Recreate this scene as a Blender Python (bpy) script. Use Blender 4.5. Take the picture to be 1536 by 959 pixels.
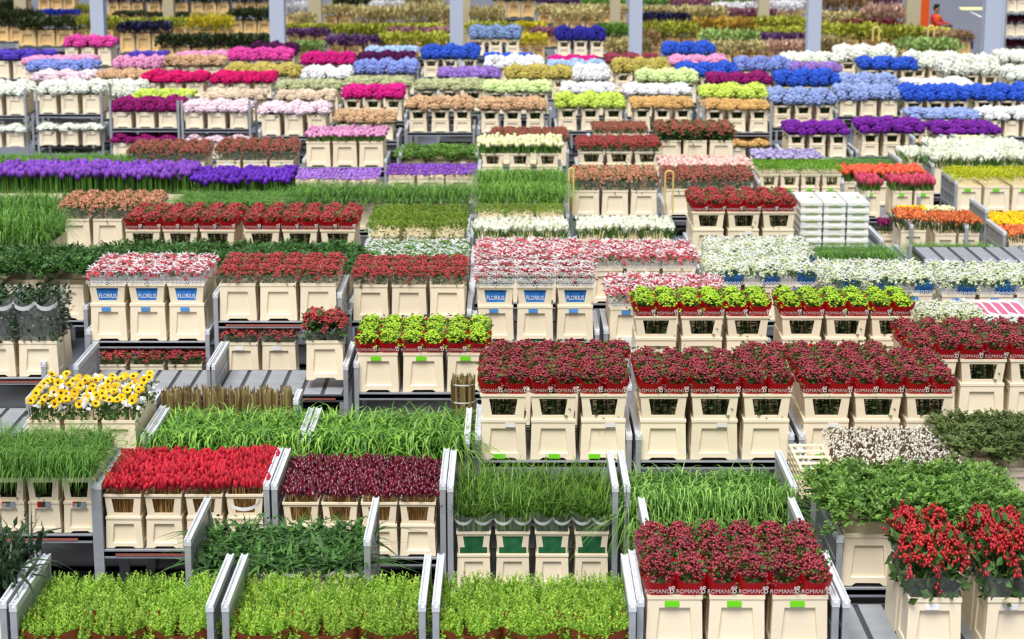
import bpy, math, random
import numpy as np
from mathutils import Vector

# ------------------------------------------------------------------ camera, light, exposure
for o in list(bpy.data.objects):
    bpy.data.objects.remove(o)
scene = bpy.context.scene
COL = scene.collection
FPX, HC = 3000.0, 6.14                      # focal length in pixels of a 1536 wide frame, camera height
TILT = math.atan(680.0 / FPX)
cam_data = bpy.data.cameras.new('camera')
cam_data.sensor_width = 36.0
cam_data.lens = FPX / 1536.0 * 36.0
cam_data.clip_end = 400
cam_data.dof.use_dof = True
cam_data.dof.focus_distance = 16.0
cam_data.dof.aperture_fstop = 3.0
cam = bpy.data.objects.new('camera', cam_data)
cam.location = (0, 0, HC)
cam.rotation_euler = (math.pi / 2 - TILT, 0, 0)
COL.objects.link(cam)
scene.camera = cam
world = bpy.data.worlds.new('hall_daylight')
scene.world = world
world.use_nodes = True
bg = world.node_tree.nodes['Background']
bg.inputs[0].default_value = (0.97, 0.985, 1.0, 1)
bg.inputs[1].default_value = 0.36
sun_d = bpy.data.lights.new('roof_daylight', 'SUN')
sun_d.energy = 4.3
sun_d.angle = math.radians(32)
sun_d.color = (1.0, 0.985, 0.95)
sun = bpy.data.objects.new('roof_daylight', sun_d)
sun.rotation_euler = (math.radians(27), math.radians(-8), 0)
COL.objects.link(sun)
vs = scene.view_settings
vs.view_transform = 'Standard'
vs.look = 'None'
vs.gamma = 1.0
vs.use_curve_mapping = False
vs.exposure = 0.22
scene.cycles.max_bounces = 6
scene.cycles.transparent_max_bounces = 8

# ------------------------------------------------------------------ projection helpers (pixel + depth -> place)
CT, ST = math.cos(TILT), math.sin(TILT)
def at(x, y, zc):
    """point that stands zc metres down the view axis where the photograph shows pixel (x, y)"""
    u, v = (x - 768.0) / FPX, -(y - 479.5) / FPX
    return Vector((zc * u, zc * (CT + v * ST), HC + zc * (-ST + v * CT)))
def row(n):
    return 13.35 + 1.27 * n                 # depth of the front of cart row n

# ------------------------------------------------------------------ materials
MATS = {}
def lin(c):
    return tuple((v / 255 / 12.92 if v <= 10 else ((v / 255 + .055) / 1.055) ** 2.4) for v in c)
def mat(name, c1, c2=None, rough=.6, spec=.3, metal=0., trans=0., alpha=1., noise=0., nscale=20., by_attr=True, obj_var=.12, sheen=0.):
    """principled material; colour runs c1..c2 by the mesh attribute v, by noise and a little by object"""
    if name in MATS:
        return MATS[name]
    m = bpy.data.materials.new(name); m.use_nodes = True
    nt = m.node_tree; nd = nt.nodes; ln = nt.links
    p = nd['Principled BSDF']; out = nd['Material Output']
    p.inputs['Roughness'].default_value = rough
    p.inputs['Specular IOR Level'].default_value = spec
    p.inputs['Metallic'].default_value = metal
    a = lin(c1); b = lin(c2 or c1)
    mix = nd.new('ShaderNodeMix'); mix.data_type = 'RGBA'
    mix.inputs[6].default_value = (*a, 1); mix.inputs[7].default_value = (*b, 1)
    fac = None
    if by_attr:
        at_ = nd.new('ShaderNodeAttribute'); at_.attribute_name = 'v'
        fac = at_.outputs['Fac']
    if noise > 0:
        tc = nd.new('ShaderNodeTexCoord'); nz = nd.new('ShaderNodeTexNoise')
        nz.inputs['Scale'].default_value = nscale; nz.inputs['Detail'].default_value = 5
        ln.new(tc.outputs['Object'], nz.inputs['Vector'])
        mm = nd.new('ShaderNodeMath'); mm.operation = 'MULTIPLY_ADD'
        ln.new(nz.outputs['Fac'], mm.inputs[0]); mm.inputs[1].default_value = noise * 2
        mm.inputs[2].default_value = -noise * .6
        if fac is not None:
            ad = nd.new('ShaderNodeMath'); ad.operation = 'ADD'; ad.use_clamp = True
            ln.new(fac, ad.inputs[0]); ln.new(mm.outputs[0], ad.inputs[1]); fac = ad.outputs[0]
        else:
            mm.use_clamp = True
            fac = mm.outputs[0]
    if fac is not None:
        ln.new(fac, mix.inputs[0])
    else:
        mix.inputs[0].default_value = 0
    oi = nd.new('ShaderNodeObjectInfo')
    hs = nd.new('ShaderNodeHueSaturation')
    mr = nd.new('ShaderNodeMapRange'); mr.inputs[3].default_value = 1 - obj_var; mr.inputs[4].default_value = 1 + obj_var
    ln.new(oi.outputs['Random'], mr.inputs[0]); ln.new(mr.outputs[0], hs.inputs['Value'])
    ln.new(mix.outputs[2], hs.inputs['Color'])
    ln.new(hs.outputs['Color'], p.inputs['Base Color'])
    if sheen:
        p.inputs['Sheen Weight'].default_value = sheen
    if trans > 0:
        tr = nd.new('ShaderNodeBsdfTranslucent'); ms = nd.new('ShaderNodeMixShader')
        ln.new(hs.outputs['Color'], tr.inputs['Color']); ms.inputs[0].default_value = trans
        ln.new(p.outputs[0], ms.inputs[1]); ln.new(tr.outputs[0], ms.inputs[2]); ln.new(ms.outputs[0], out.inputs[0])
    p.inputs['Alpha'].default_value = alpha
    MATS[name] = m
    return m
M_CREAM = mat('cream_plastic', (247, 233, 206), (224, 203, 170), rough=.45, spec=.35, noise=.28, nscale=5, by_attr=False, obj_var=.05)
M_TAN = mat('tan_plastic', (232, 198, 140), (214, 178, 118), rough=.5, noise=.35, nscale=4, by_attr=False, obj_var=.06)
M_DARKWATER = mat('bucket_inside', (70, 62, 50), by_attr=False)
M_STEEL = mat('galvanised_steel', (172, 176, 182), (124, 129, 138), rough=.42, spec=.5, metal=.2, noise=.5, nscale=14, by_attr=False, obj_var=.08)
M_RAILTOP = mat('lit_rail_steel', (216, 220, 226), (170, 176, 184), rough=.4, spec=.5, noise=.5, nscale=12, by_attr=False, obj_var=.06)  # paler than the posts: light on the rail tops put into colour
M_DECK = mat('deck_sheet', (166, 171, 180), (122, 127, 138), rough=.5, spec=.5, metal=.3, noise=.55, nscale=6, by_attr=False, obj_var=.06)
M_UNDER = mat('shade_dark_frame', (70, 72, 78), by_attr=False, rough=.6)  # darkened base colour stands in for shade under the decks
M_RUBBER = mat('black_rubber', (30, 30, 32), by_attr=False)
M_RED = mat('red_paper_sleeve', (212, 22, 34), (178, 10, 26), rough=.4, by_attr=False, noise=.4, nscale=18, trans=.25)
M_PINKPAPER = mat('pink_paper_sleeve', (232, 120, 160), (220, 90, 140), rough=.4, by_attr=False, trans=.3)
M_BROWN = mat('brown_printed_sleeve', (120, 58, 28), (78, 30, 22), rough=.5, by_attr=False, noise=.5, nscale=9)
M_ORANGE = mat('orange_sleeve_edge', (206, 140, 60), by_attr=False)
M_WHITEINK = mat('white_ink', (245, 243, 240), by_attr=False, rough=.5, obj_var=0)
M_CREAMINK = mat('cream_ink', (214, 180, 130), by_attr=False, rough=.5, obj_var=0)
M_REDINK = mat('red_ink', (210, 70, 50), by_attr=False, rough=.5, obj_var=0)
M_GREENLAB = mat('green_label', (112, 214, 30), by_attr=False, obj_var=.03)
M_BLUELAB = mat('blue_label', (70, 140, 214), (120, 180, 230), by_attr=False, noise=.5, nscale=40)
M_WHITELAB = mat('white_label', (236, 236, 240), by_attr=False)
M_PURPLELAB = mat('lilac_label', (170, 160, 220), by_attr=False)
M_ORANGELAB = mat('orange_label', (250, 120, 30), by_attr=False)
M_BLUEBAG = mat('blue_bag', (24, 104, 190), (90, 160, 225), by_attr=False, noise=.45, nscale=14, rough=.3)
M_GREENBAG = mat('green_bag', (22, 88, 50), (70, 140, 96), by_attr=False, noise=.4, nscale=16)
M_FILM = mat('clear_film', (235, 238, 242), by_attr=False, alpha=.10, rough=.15, spec=.5)
M_WHITEFILM = mat('white_film_band', (236, 238, 242), by_attr=False, alpha=.72, rough=.25)
M_WINDOWLEAF = mat('dark_leaves', (74, 98, 52), (38, 58, 30), trans=.15)
M_STRAW = mat('straw_stems', (206, 170, 110), (150, 112, 62))
M_GREENSTEM = mat('green_stems', (96, 142, 54), (60, 100, 40))

# ------------------------------------------------------------------ mesh tools
rng = np.random.default_rng(7)
random.seed(7)
def mk(name, V, F, val=None, smooth=False):
    """mesh from a vertex array, a list of face arrays (n,k), and an optional value per vertex"""
    me = bpy.data.meshes.new(name)
    V = np.asarray(V, dtype=np.float32)
    F = [np.asarray(f, dtype=np.int32) for f in F if len(f)]
    nl = sum(f.size for f in F); nf = sum(len(f) for f in F)
    me.vertices.add(len(V)); me.vertices.foreach_set('co', V.ravel())
    me.loops.add(nl); me.loops.foreach_set('vertex_index', np.concatenate([f.ravel() for f in F]))
    me.polygons.add(nf)
    tot = np.concatenate([np.full(len(f), f.shape[1], np.int32) for f in F])
    start = np.concatenate([[0], np.cumsum(tot)[:-1]]).astype(np.int32)
    me.polygons.foreach_set('loop_start', start)
    me.polygons.foreach_set('use_smooth', np.full(nf, bool(smooth)))
    if val is not None:
        a = me.attributes.new('v', 'FLOAT', 'POINT'); a.data.foreach_set('value', np.asarray(val, np.float32))
    me.update(calc_edges=True)
    me.materials.append(None)
    return me
class MB:
    def __init__(s):
        s.V, s.F3, s.F4, s.val, s.n = [], [], [], [], 0
    def add(s, V, F, v=0.):
        V = np.asarray(V, float); s.V.append(V); s.val.append(np.full(len(V), v) if np.isscalar(v) else np.asarray(v))
        for f in F:
            (s.F3 if len(f) == 3 else s.F4).append([i + s.n for i in f])
        s.n += len(V)
    def inst(s, V, F, M, T, v):
        """many copies of a small shape: M (n,3,3), T (n,3), v (n,)"""
        V = np.asarray(V, float); F = np.asarray(F); n = len(T); m = len(V)
        W = np.einsum('nij,mj->nmi', M, V) + T[:, None, :]
        s.V.append(W.reshape(-1, 3)); s.val.append(np.repeat(v, m))
        FF = (F[None] + (np.arange(n) * m)[:, None, None] + s.n).reshape(-1, F.shape[1])
        (s.F3 if F.shape[1] == 3 else s.F4).extend(FF.tolist())
        s.n += n * m
    def box(s, x0, x1, y0, y1, z0, z1, v=0.):
        s.add([(x0,y0,z0),(x1,y0,z0),(x1,y1,z0),(x0,y1,z0),(x0,y0,z1),(x1,y0,z1),(x1,y1,z1),(x0,y1,z1)],
              [(0,3,2,1),(4,5,6,7),(0,1,5,4),(1,2,6,5),(2,3,7,6),(3,0,4,7)], v)
    def hexa(s, P, v=0.):
        s.add(P, [(0,3,2,1),(4,5,6,7),(0,1,5,4),(1,2,6,5),(2,3,7,6),(3,0,4,7)], v)
    def mesh(s, name, smooth=False):
        F = []
        if s.F3: F.append(s.F3)
        if s.F4: F.append(s.F4)
        return mk(name, np.concatenate(s.V), F, np.concatenate(s.val), smooth)
def ico(sub=0):
    t = (1 + 5 ** .5) / 2
    V = [(-1,t,0),(1,t,0),(-1,-t,0),(1,-t,0),(0,-1,t),(0,1,t),(0,-1,-t),(0,1,-t),(t,0,-1),(t,0,1),(-t,0,-1),(-t,0,1)]
    F = [(0,11,5),(0,5,1),(0,1,7),(0,7,10),(0,10,11),(1,5,9),(5,11,4),(11,10,2),(10,7,6),(7,1,8),(3,9,4),(3,4,2),(3,2,6),(3,6,8),(3,8,9),(4,9,5),(2,4,11),(6,2,10),(8,6,7),(9,8,1)]
    V = [np.array(v) / np.linalg.norm(v) for v in V]
    for _ in range(sub):
        mid, G = {}, []
        def m(a, b):
            k = (min(a, b), max(a, b))
            if k not in mid:
                p = V[a] + V[b]; V.append(p / np.linalg.norm(p)); mid[k] = len(V) - 1
            return mid[k]
        for a, b, c in F:
            x, y, z = m(a, b), m(b, c), m(c, a)
            G += [(a, x, z), (b, y, x), (c, z, y), (x, y, z)]
        F = G
    return np.array(V), np.array(F)
ICO0, ICO1, ICO2 = ico(0), ico(1), ico(2)
OCTA = (np.array([(1,0,0),(0,1,0),(-1,0,0),(0,-1,0),(0,0,1),(0,0,-1)], float), np.array([(0,1,4),(1,2,4),(2,3,4),(3,0,4),(1,0,5),(2,1,5),(3,2,5),(0,3,5)]))
LEAF = (np.array([(0,0,0),(.28,.45,.06),(0,1,-.04),(-.28,.45,.06),(0,.5,-.02)], float), np.array([(0,1,4),(1,2,4),(2,3,4),(3,0,4)]))
def frame(d, roll):
    """matrices whose y axis follows direction d (n,3), rolled at random"""
    d = d / np.linalg.norm(d, axis=1, keepdims=True)
    h = np.where(np.abs(d[:, 2:3]) > .95, np.array([[1., 0, 0]]), np.array([[0, 0, 1.]]))
    x = np.cross(d, h); x /= np.linalg.norm(x, axis=1, keepdims=True)
    z = np.cross(x, d)
    c, s = np.cos(roll)[:, None], np.sin(roll)[:, None]
    return np.stack([x * c + z * s, d, z * c - x * s], axis=2)
def zframe(d):
    d = d / np.linalg.norm(d, axis=1, keepdims=True)
    h = np.tile(np.array([[1., 0, 0]]), (len(d), 1))
    y = np.cross(d, h); y /= np.linalg.norm(y, axis=1, keepdims=True)
    return np.stack([np.cross(y, d), y, d], axis=2)
U = lambda n, a=0., b=1.: rng.uniform(a, b, n)

# --- flowers: every builder fills a footprint w x d centred on the origin, rim of the bucket at z=0, crown at z=h
def dome(n, w, d, h, flat=.35, over=1.0):
    x, y = U(n, -1, 1), U(n, -1, 1)
    z = h * (1 - flat * (np.abs(x) ** 3 + np.abs(y) ** 3) * .6)
    return np.stack([x * w / 2 * over, y * d / 2 * over, z], 1)
def leaves(mb, n, w, d, z0, z1, size, up=.4, over=1.0):
    T = np.stack([U(n, -.5, .5) * w * over, U(n, -.5, .5) * d * over, U(n, z0, z1)], 1)
    D = np.stack([U(n, -1, 1), U(n, -1, 1), U(n, up - .6, up + .6)], 1)
    M = frame(D, U(n, 0, 6.28)) * (size * U(n, .6, 1.3))[:, None, None]
    mb.inst(*LEAF, M, T, U(n))
def blades(mb, n, w, d, h, wid, droop, length=(.8, 1.25), root=.75, up=.55, seg=4):
    """arching grass blades"""
    rx, ry = U(n, -.5, .5) * w * root, U(n, -.5, .5) * d * root
    a = U(n, 0, 6.283); L = h * U(n, *length); dr = droop * U(n, .3, 1.2)
    t = np.linspace(0, 1, seg + 1)
    hx, hy = np.cos(a), np.sin(a)
    out = (rx / w * .5, ry / d * .5)
    V = np.zeros((n, 2 * (seg + 1), 3))
    for i, ti in enumerate(t):
        r = L * dr * ti ** 2
        zz = L * (ti - up * dr * ti ** 3)
        cx, cy = rx * (1 + .35 * ti) + hx * r, ry * (1 + .35 * ti) + hy * r
        hw = wid * (1 - ti ** 2 * .95) * .5
        V[:, 2 * i] = np.stack([cx - hy * hw, cy + hx * hw, zz], 1)
        V[:, 2 * i + 1] = np.stack([cx + hy * hw, cy - hx * hw, zz], 1)
    F = np.array([(2 * i, 2 * i + 1, 2 * i + 3, 2 * i + 2) for i in range(seg)])
    m = 2 * (seg + 1)
    mb.V.append(V.reshape(-1, 3)); mb.val.append(np.repeat(U(n), m))
    mb.F4.extend((F[None] + (np.arange(n) * m)[:, None, None] + mb.n).reshape(-1, 4).tolist())
    mb.n += n * m
def stalks(mb, n, w, d, z0, z1, r, spread=.15):
    x, y = U(n, -.5, .5) * w * .85, U(n, -.5, .5) * d * .85
    dx, dy = U(n, -spread, spread), U(n, -spread, spread)
    q = np.array([(math.cos(k * math.pi / 2), math.sin(k * math.pi / 2)) for k in range(4)])
    V = np.zeros((n, 8, 3))
    for k in range(4):
        V[:, k] = np.stack([x + q[k, 0] * r, y + q[k, 1] * r, np.full(n, z0)], 1)
        V[:, 4 + k] = np.stack([x + dx * (z1 - z0) + q[k, 0] * r, y + dy * (z1 - z0) + q[k, 1] * r, z1 * U(n, .86, 1.)], 1)
    F = np.array([(0,1,5,4),(1,2,6,5),(2,3,7,6),(3,0,4,7),(4,5,6,7)])
    mb.V.append(V.reshape(-1, 3)); mb.val.append(np.repeat(U(n), 8))
    mb.F4.extend((F[None] + (np.arange(n) * 8)[:, None, None] + mb.n).reshape(-1, 4).tolist()); mb.n += n * 8

def fringe(mb, n, w, d, h, wid, drop, seg=5):
    """short arching blades that spill forward over the rim, one layer below the other"""
    rx = U(n, -.5, .5) * w; lay = U(n); ry = -.5 * d + .10 * d * lay + rng.normal(0, .02, n)
    z0 = h * .9 - (drop + h * .5) * (1 - lay) ** 1.3; a = rng.normal(-1.571, 1.25, n); R = U(n, .08, .2); Dp = U(n, .03, .17)
    V = np.zeros((n, 2 * (seg + 1), 3)); hx, hy = np.cos(a), np.sin(a)
    for i, t in enumerate(np.linspace(0, 1, seg + 1)):
        r = R * (1 - (1 - t) ** 1.6); zz = z0 + .07 * t * (1 - t) * 4 - Dp * t ** 2
        cx, cy = rx + hx * r, ry + hy * r; hw = wid * (1 - t ** 2 * .95) * .5
        V[:, 2 * i] = np.stack([cx - hy * hw, cy + hx * hw, zz], 1); V[:, 2 * i + 1] = np.stack([cx + hy * hw, cy - hx * hw, zz], 1)
    m = 2 * (seg + 1); F = np.array([(2 * i, 2 * i + 1, 2 * i + 3, 2 * i + 2) for i in range(seg)])
    mb.V.append(V.reshape(-1, 3)); mb.val.append(np.repeat(U(n), m))
    mb.F4.extend((F[None] + (np.arange(n) * m)[:, None, None] + mb.n).reshape(-1, 4).tolist()); mb.n += n * m
LIB = {}
def variants(key, fn, k=4):
    if key not in LIB:
        LIB[key] = [fn(i) for i in range(k)]
    return LIB[key]
W0, D0 = .43, .33
def b_berries(n=380, w=W0 / 2, d=D0, h=.2, r=.0098, nleaf=60, leafsize=.036, low=.45, flat=.6, over=1.02):
    def f(i):
        mb = MB()
        # little clusters of three to five berries on the dome
        c = dome(n // 4, w, d, h, flat, over); c[:, 2] -= np.abs(rng.normal(0, .016, len(c)))
        T = np.repeat(c, 4, 0) + rng.normal(0, r * 1.05, (len(c) * 4, 3))
        s = r * U(len(T), .75, 1.15)
        mb.inst(*ICO0, np.eye(3)[None] * s[:, None, None], T, U(len(T)))
        lf = MB()
        leaves(lf, nleaf, w * .96, d * .96, h * low, h * .98, leafsize, .5)
        leaves(lf, int(nleaf * (3.2 if h > .25 else 2.0)), w * .84, d * .88, -.03, h * .72, leafsize * 1.15, .1)
        leaves(lf, 60, w * .86, d * .92, h * .28, h * .55, leafsize, .5)
        return {'berries': mb.mesh('berries', True), 'foliage': lf.mesh('foliage')}
    return f
def b_printed(r=.011):
    def f(i):
        p = b_berries(170, r=r, nleaf=16)(i)
        h, w, d = .2, W0 / 2, D0
        fm = MB()
        n = 64                                # scraps and rolled edges of the white printed film
        T = dome(n, w, d, h + .012, .4, 1.02)
        D = np.stack([U(n, -1, 1), U(n, -1, 1), U(n, -.25, .55)], 1)
        Mx = frame(D, U(n, 0, 6.28)) * (U(n, .03, .055))[:, None, None]
        S = (np.array([(-.12,0,0),(.12,0,0),(.13,.5,.12),(-.1,.5,.12),(.1,1,-.02),(-.1,1,-.02)], float), np.array([(0,1,2,3),(3,2,4,5)]))
        fm.inst(*S, Mx, T, U(n))
        p['printed_film'] = fm.mesh('printed_film')
        return p
    return f
def b_blades(n, wid, droop, h=.3, extra=0, **kw):
    def f(i):
        mb = MB(); blades(mb, n, W0, D0, h, wid, droop, **kw)
        if extra:
            nb0 = len(mb.val); stalks(mb, extra, W0, D0, -h * .5, h * .5, .006, .1); mb.val[-1][:] = .9  # back stems set near the darkest tone, standing in for shade behind blades
        return {'grass_blades': mb.mesh('grass_blades')}
    return f
def b_plume(np_=150, h=.24):
    def f(i):
        mb = MB()
        per = 22
        base = dome(np_, W0, D0, h, .25, 1.04)
        base[:, 2] *= U(np_, .8, 1.08)
        top = np.repeat(base, per, 0)
        t = np.tile(np.linspace(0, 1, per), np_)
        lean = np.repeat(rng.normal(0, .16, (np_, 2)), per, 0)
        a = U(np_ * per, 0, 6.283)
        T = top.copy(); T[:, 2] -= t * .12; T[:, :2] -= lean * (t * .12)[:, None]
        D = np.stack([np.cos(a), np.sin(a), 1.3 - t * 1.1], 1)
        M = frame(D, U(len(T), -.5, .5)) * ((.014 + .02 * t) * U(len(T), .8, 1.2))[:, None, None]
        mb.inst(*LEAF, M, T, np.clip(np.repeat(U(np_), per) * .7 + U(len(T)) * .3, 0, 1))
        return {'plume_stems': mb.mesh('plume_stems')}
    return f
def b_fluff(n, size, h, flat=.35, depth=.5, up=.5, part='leaflets', w=W0, d=D0):
    def f(i):
        mb = MB()
        T = dome(n, w, d, h, flat, 1.0); T[:, 2] -= np.abs(rng.normal(0, 1, n)) * h * depth * .5
        T[:, 2] = np.maximum(T[:, 2], -.02)
        D = np.stack([U(n, -1, 1) + T[:, 0] * 3, U(n, -1, 1) + T[:, 1] * 3, U(n, up - .5, up + .7)], 1)
        mb.inst(*LEAF, frame(D, U(n, 0, 6.28)) * (size * U(n, .6, 1.3))[:, None, None], T, U(n))
        return {part: mb.mesh(part)}
    return f
def b_fern(n=46, h=.3, frond=.15, nl=9):
    """bushy sprays: stems carrying pairs of small leaflets"""
    def f(i):
        mb = MB()
        T0 = dome(n, W0, D0, h, .55, 1.12); T0[:, 2] *= U(n, .55, 1.0)
        D = np.stack([T0[:, 0] * 3 + rng.normal(0, .5, n), T0[:, 1] * 3 + rng.normal(0, .5, n), U(n, .1, 1.)], 1)
        D /= np.linalg.norm(D, axis=1, keepdims=True)
        Fm = frame(D, U(n, 0, 6.28))
        t = np.tile(np.linspace(.05, 1, nl), n); idx = np.repeat(np.arange(n), nl)
        sd = np.tile(np.array([1, -1] * nl)[:nl], n)
        P = T0[idx] + D[idx] * (t * frond)[:, None]; P[:, 2] -= t ** 2 * .03
        DD = D[idx] * .7 + Fm[idx][:, :, 0] * sd[:, None] + rng.normal(0, .2, (len(idx), 3))
        mb.inst(*LEAF, frame(DD, U(len(idx), -.6, .6)) * (frond * .34 * (1.1 - t * .5))[:, None, None], P, np.clip(np.repeat(U(n), nl) * .6 + U(len(idx)) * .4, 0, 1))
        return {'sprays': mb.mesh('sprays')}
    return f
def b_spikes(n=75, r=.0165, L=.075, h=.09, tilt=.55, grow=(1, .85), stem=True):
    """upright velvety flower spikes on bare stems"""
    def f(i):
        mb = MB()
        prof = [(0, 0), (.8, .08), (1, .3), (1, .7), (.78, .93), (0, 1)]
        k = 7; V = []; F3 = []
        for (rr, zz) in prof[1:-1]:
            V += [(rr * math.cos(6.283 * j / k), rr * math.sin(6.283 * j / k), zz) for j in range(k)]
        V += [(0, 0, 0), (0, 0, 1)]
        for a in range(3):
            for j in range(k):
                p, q = a * k + j, a * k + (j + 1) % k
                F3 += [(p, q, q + k), (p, q + k, p + k)]
        for j in range(k):
            F3 += [(4 * k, (j + 1) % k, j), (4 * k + 1, 3 * k + j, 3 * k + (j + 1) % k)]
        T = dome(n, W0, D0, h - L * .7, .1, 1.02); T[:, 2] += U(n, -.012, .015)
        # jittered grid keeps them side by side
        gx = int(math.ceil(math.sqrt(n * W0 / D0))); gy = int(math.ceil(n / gx))
        g = np.stack(np.meshgrid((np.arange(gx) + .5) / gx - .5, (np.arange(gy) + .5) / gy - .5), -1).reshape(-1, 2)[:n]
        T[:, 0] = g[:, 0] * W0 * 1.02 + rng.normal(0, .006, n); T[:, 1] = g[:, 1] * D0 * 1.02 + rng.normal(0, .006, n)
        D = np.stack([rng.normal(0, tilt, n), -.25 + rng.normal(0, tilt, n), np.ones(n)], 1)
        M = zframe(D)
        S = np.stack([r * U(n, .8, 1.15)] * 2 + [L * U(n, .75, 1.2)], 1)
        M = M * S[:, None, :]
        mb.inst(V, F3, M, T, U(n))
        out = {'flower_spikes': mb.mesh('flower_spikes', True)}
        if stem:
            st = MB(); stalks(st, 40, W0 * .95, D0 * .95, -.24, max(h - .05, .02), .004, .06); out['stems'] = st.mesh('stems')
        return out
    return f
def b_balls(n=26, r=.034, h=.26, bump=True, stems=True, part='flower_balls', sub=ICO1, squash=1.):
    def f(i):
        mb = MB()
        T = dome(n, W0, D0, h - r, .2, 1.0)
        gx = int(math.ceil(math.sqrt(n * W0 / D0))); gy = int(math.ceil(n / gx))
        g = np.stack(np.meshgrid((np.arange(gx) + .5) / gx - .5, (np.arange(gy) + .5) / gy - .5), -1).reshape(-1, 2)[:n]
        T[:, 0] = g[:, 0] * W0 * 1.04 + rng.normal(0, .01, n); T[:, 1] = g[:, 1] * D0 * 1.04 + rng.normal(0, .01, n)
        T[:, 2] += rng.normal(0, .012, n)
        V = sub[0] * (1 + rng.uniform(-.12, .12, (len(sub[0]), 1)))
        M = np.eye(3)[None] * (r * U(n, .85, 1.2))[:, None, None]
        M[:, 2] *= squash
        mb.inst(V, sub[1], M, T, U(n))
        out = {part: mb.mesh(part, True)}
        if stems:
            st = MB(); stalks(st, 70, W0 * 1.1, D0 * 1.1, 0, h - r, .007, .05); out['stems'] = st.mesh('stems')
        return out
    return f
def b_tulips(n=60, h=.22, L=.1, r=.024, part='white_blooms', open_=False):
    def f(i):
        mb = MB()
        V, F = OCTA
        V = V * np.array([1, 1, 1.0]); T = dome(n, W0, D0, h - L * .45, .12, 1.02); T[:, 2] += rng.normal(0, .014, n)
        D = np.stack([rng.normal(0, .28, n), rng.normal(0, .28, n) - .15, np.ones(n)], 1)
        S = np.stack([r * U(n, .8, 1.3)] * 2 + [L * .5 * U(n, .8, 1.2)], 1)
        mb.inst(V, F, zframe(D) * S[:, None, :], T, U(n))
        pt = 90
        P = dome(pt, W0, D0, h, .12, 1.0)
        D = np.stack([rng.normal(0, .7, pt), rng.normal(0, .7, pt), U(pt, .2, 1)], 1)
        mb.inst(*LEAF, frame(D, U(pt, 0, 6.28)) * .05, P - np.array([0, 0, .03]), U(pt))
        st = MB(); blades(st, 60, W0, D0, h * .85, .014, .15, root=1.0)
        return {part: mb.mesh(part), 'foliage': st.mesh('foliage')}
    return f
def hydrangea_head(i, K=90, res=3):
    V, F = ico(res)
    P = rng.normal(0, 1, (K, 3)); P /= np.linalg.norm(P, axis=1, keepdims=True)
    dd = (V @ P.T).max(1)
    rad = 1 - np.clip((1 - dd) * 8.0, 0, .24) + rng.uniform(-.02, .02, len(V))
    val = np.clip(rng.uniform(0, 1, K)[(V @ P.T).argmax(1)], 0, 1)
    V = V * rad[:, None]; V[:, 2] = np.where(V[:, 2] < 0, V[:, 2] * .7, V[:, 2] * .92)
    return mk('flower_head', V, [F], val, False)
def b_fringe(n, h, wid, drop):
    def f(i):
        mb = MB(); fringe(mb, n, W0, D0, h, wid, drop); return {'hanging_blades': mb.mesh('hanging_blades')}
    return f
FRINGE = {'blades_tall': b_fringe(330, .42, .013, .42), 'blades_soft': b_fringe(170, .26, .009, .12), 'blades_lush': b_fringe(130, .26, .017, .06)}
def b_spill(n, h, size, drop):
    def f(i):
        mb = MB(); T = np.stack([U(n, -.52, .52) * W0, -.5 * D0 - U(n, 0, .06), -drop + (drop + h * .8) * U(n)], 1)
        D = np.stack([U(n, -1, 1), U(n, -1.2, -.2), U(n, -.4, 1)], 1)
        mb.inst(*LEAF, frame(D, U(n, 0, 6.28)) * (size * U(n, .6, 1.3))[:, None, None], T, U(n)); return {'hanging_blades': mb.mesh('hanging_blades')}
    return f
FRINGE['moss'] = b_spill(260, .14, .04, .3)
HEADS = [hydrangea_head(i) for i in range(4)]
HEADS_LOW = [hydrangea_head(i, 30, 2) for i in range(3)]
def b_leafskirt(h=.12):
    def f(i):
        mb = MB(); leaves(mb, 26, W0 * .95, D0 * .95, -.03, h * .5, .09, -.1); stalks(mb, 14, W0 * .8, D0 * .8, -.2, h * .6, .005, .05)
        return {'foliage': mb.mesh('foliage')}
    return f
def b_sticks(n=60, h=.36, r=.0065, buds=0, budr=.012):
    def f(i):
        mb = MB(); stalks(mb, n, W0, D0, 0, h, r, .08)
        out = {'twigs': mb.mesh('twigs')}
        if buds:
            bb = MB()
            T = dome(buds, W0, D0, h, .1, 1.02); T[:, 2] -= np.abs(rng.normal(0, .05, buds))
            D = np.stack([rng.normal(0, .3, buds), rng.normal(0, .3, buds), np.ones(buds)], 1)
            S = np.stack([budr * U(buds, .6, 1)] * 2 + [budr * 1.7 * U(buds, .7, 1.2)], 1)
            bb.inst(*OCTA, zframe(D) * S[:, None, :], T, U(buds)); out['buds'] = bb.mesh('buds')
        return out
    return f
def b_leafyblades(n=70, h=.3, wid=.03, droop=.9):
    def f(i):
        mb = MB(); blades(mb, n, W0, D0, h, wid, droop, length=(.6, 1.2), up=.75, seg=5); blades(mb, n, W0, D0, h * .9, wid * .4, droop)
        lf = MB(); leaves(lf, 90, W0, D0, 0, h * .8, .05, .5)
        return {'grass_blades': mb.mesh('grass_blades'), 'foliage': lf.mesh('foliage')}
    return f

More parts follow.
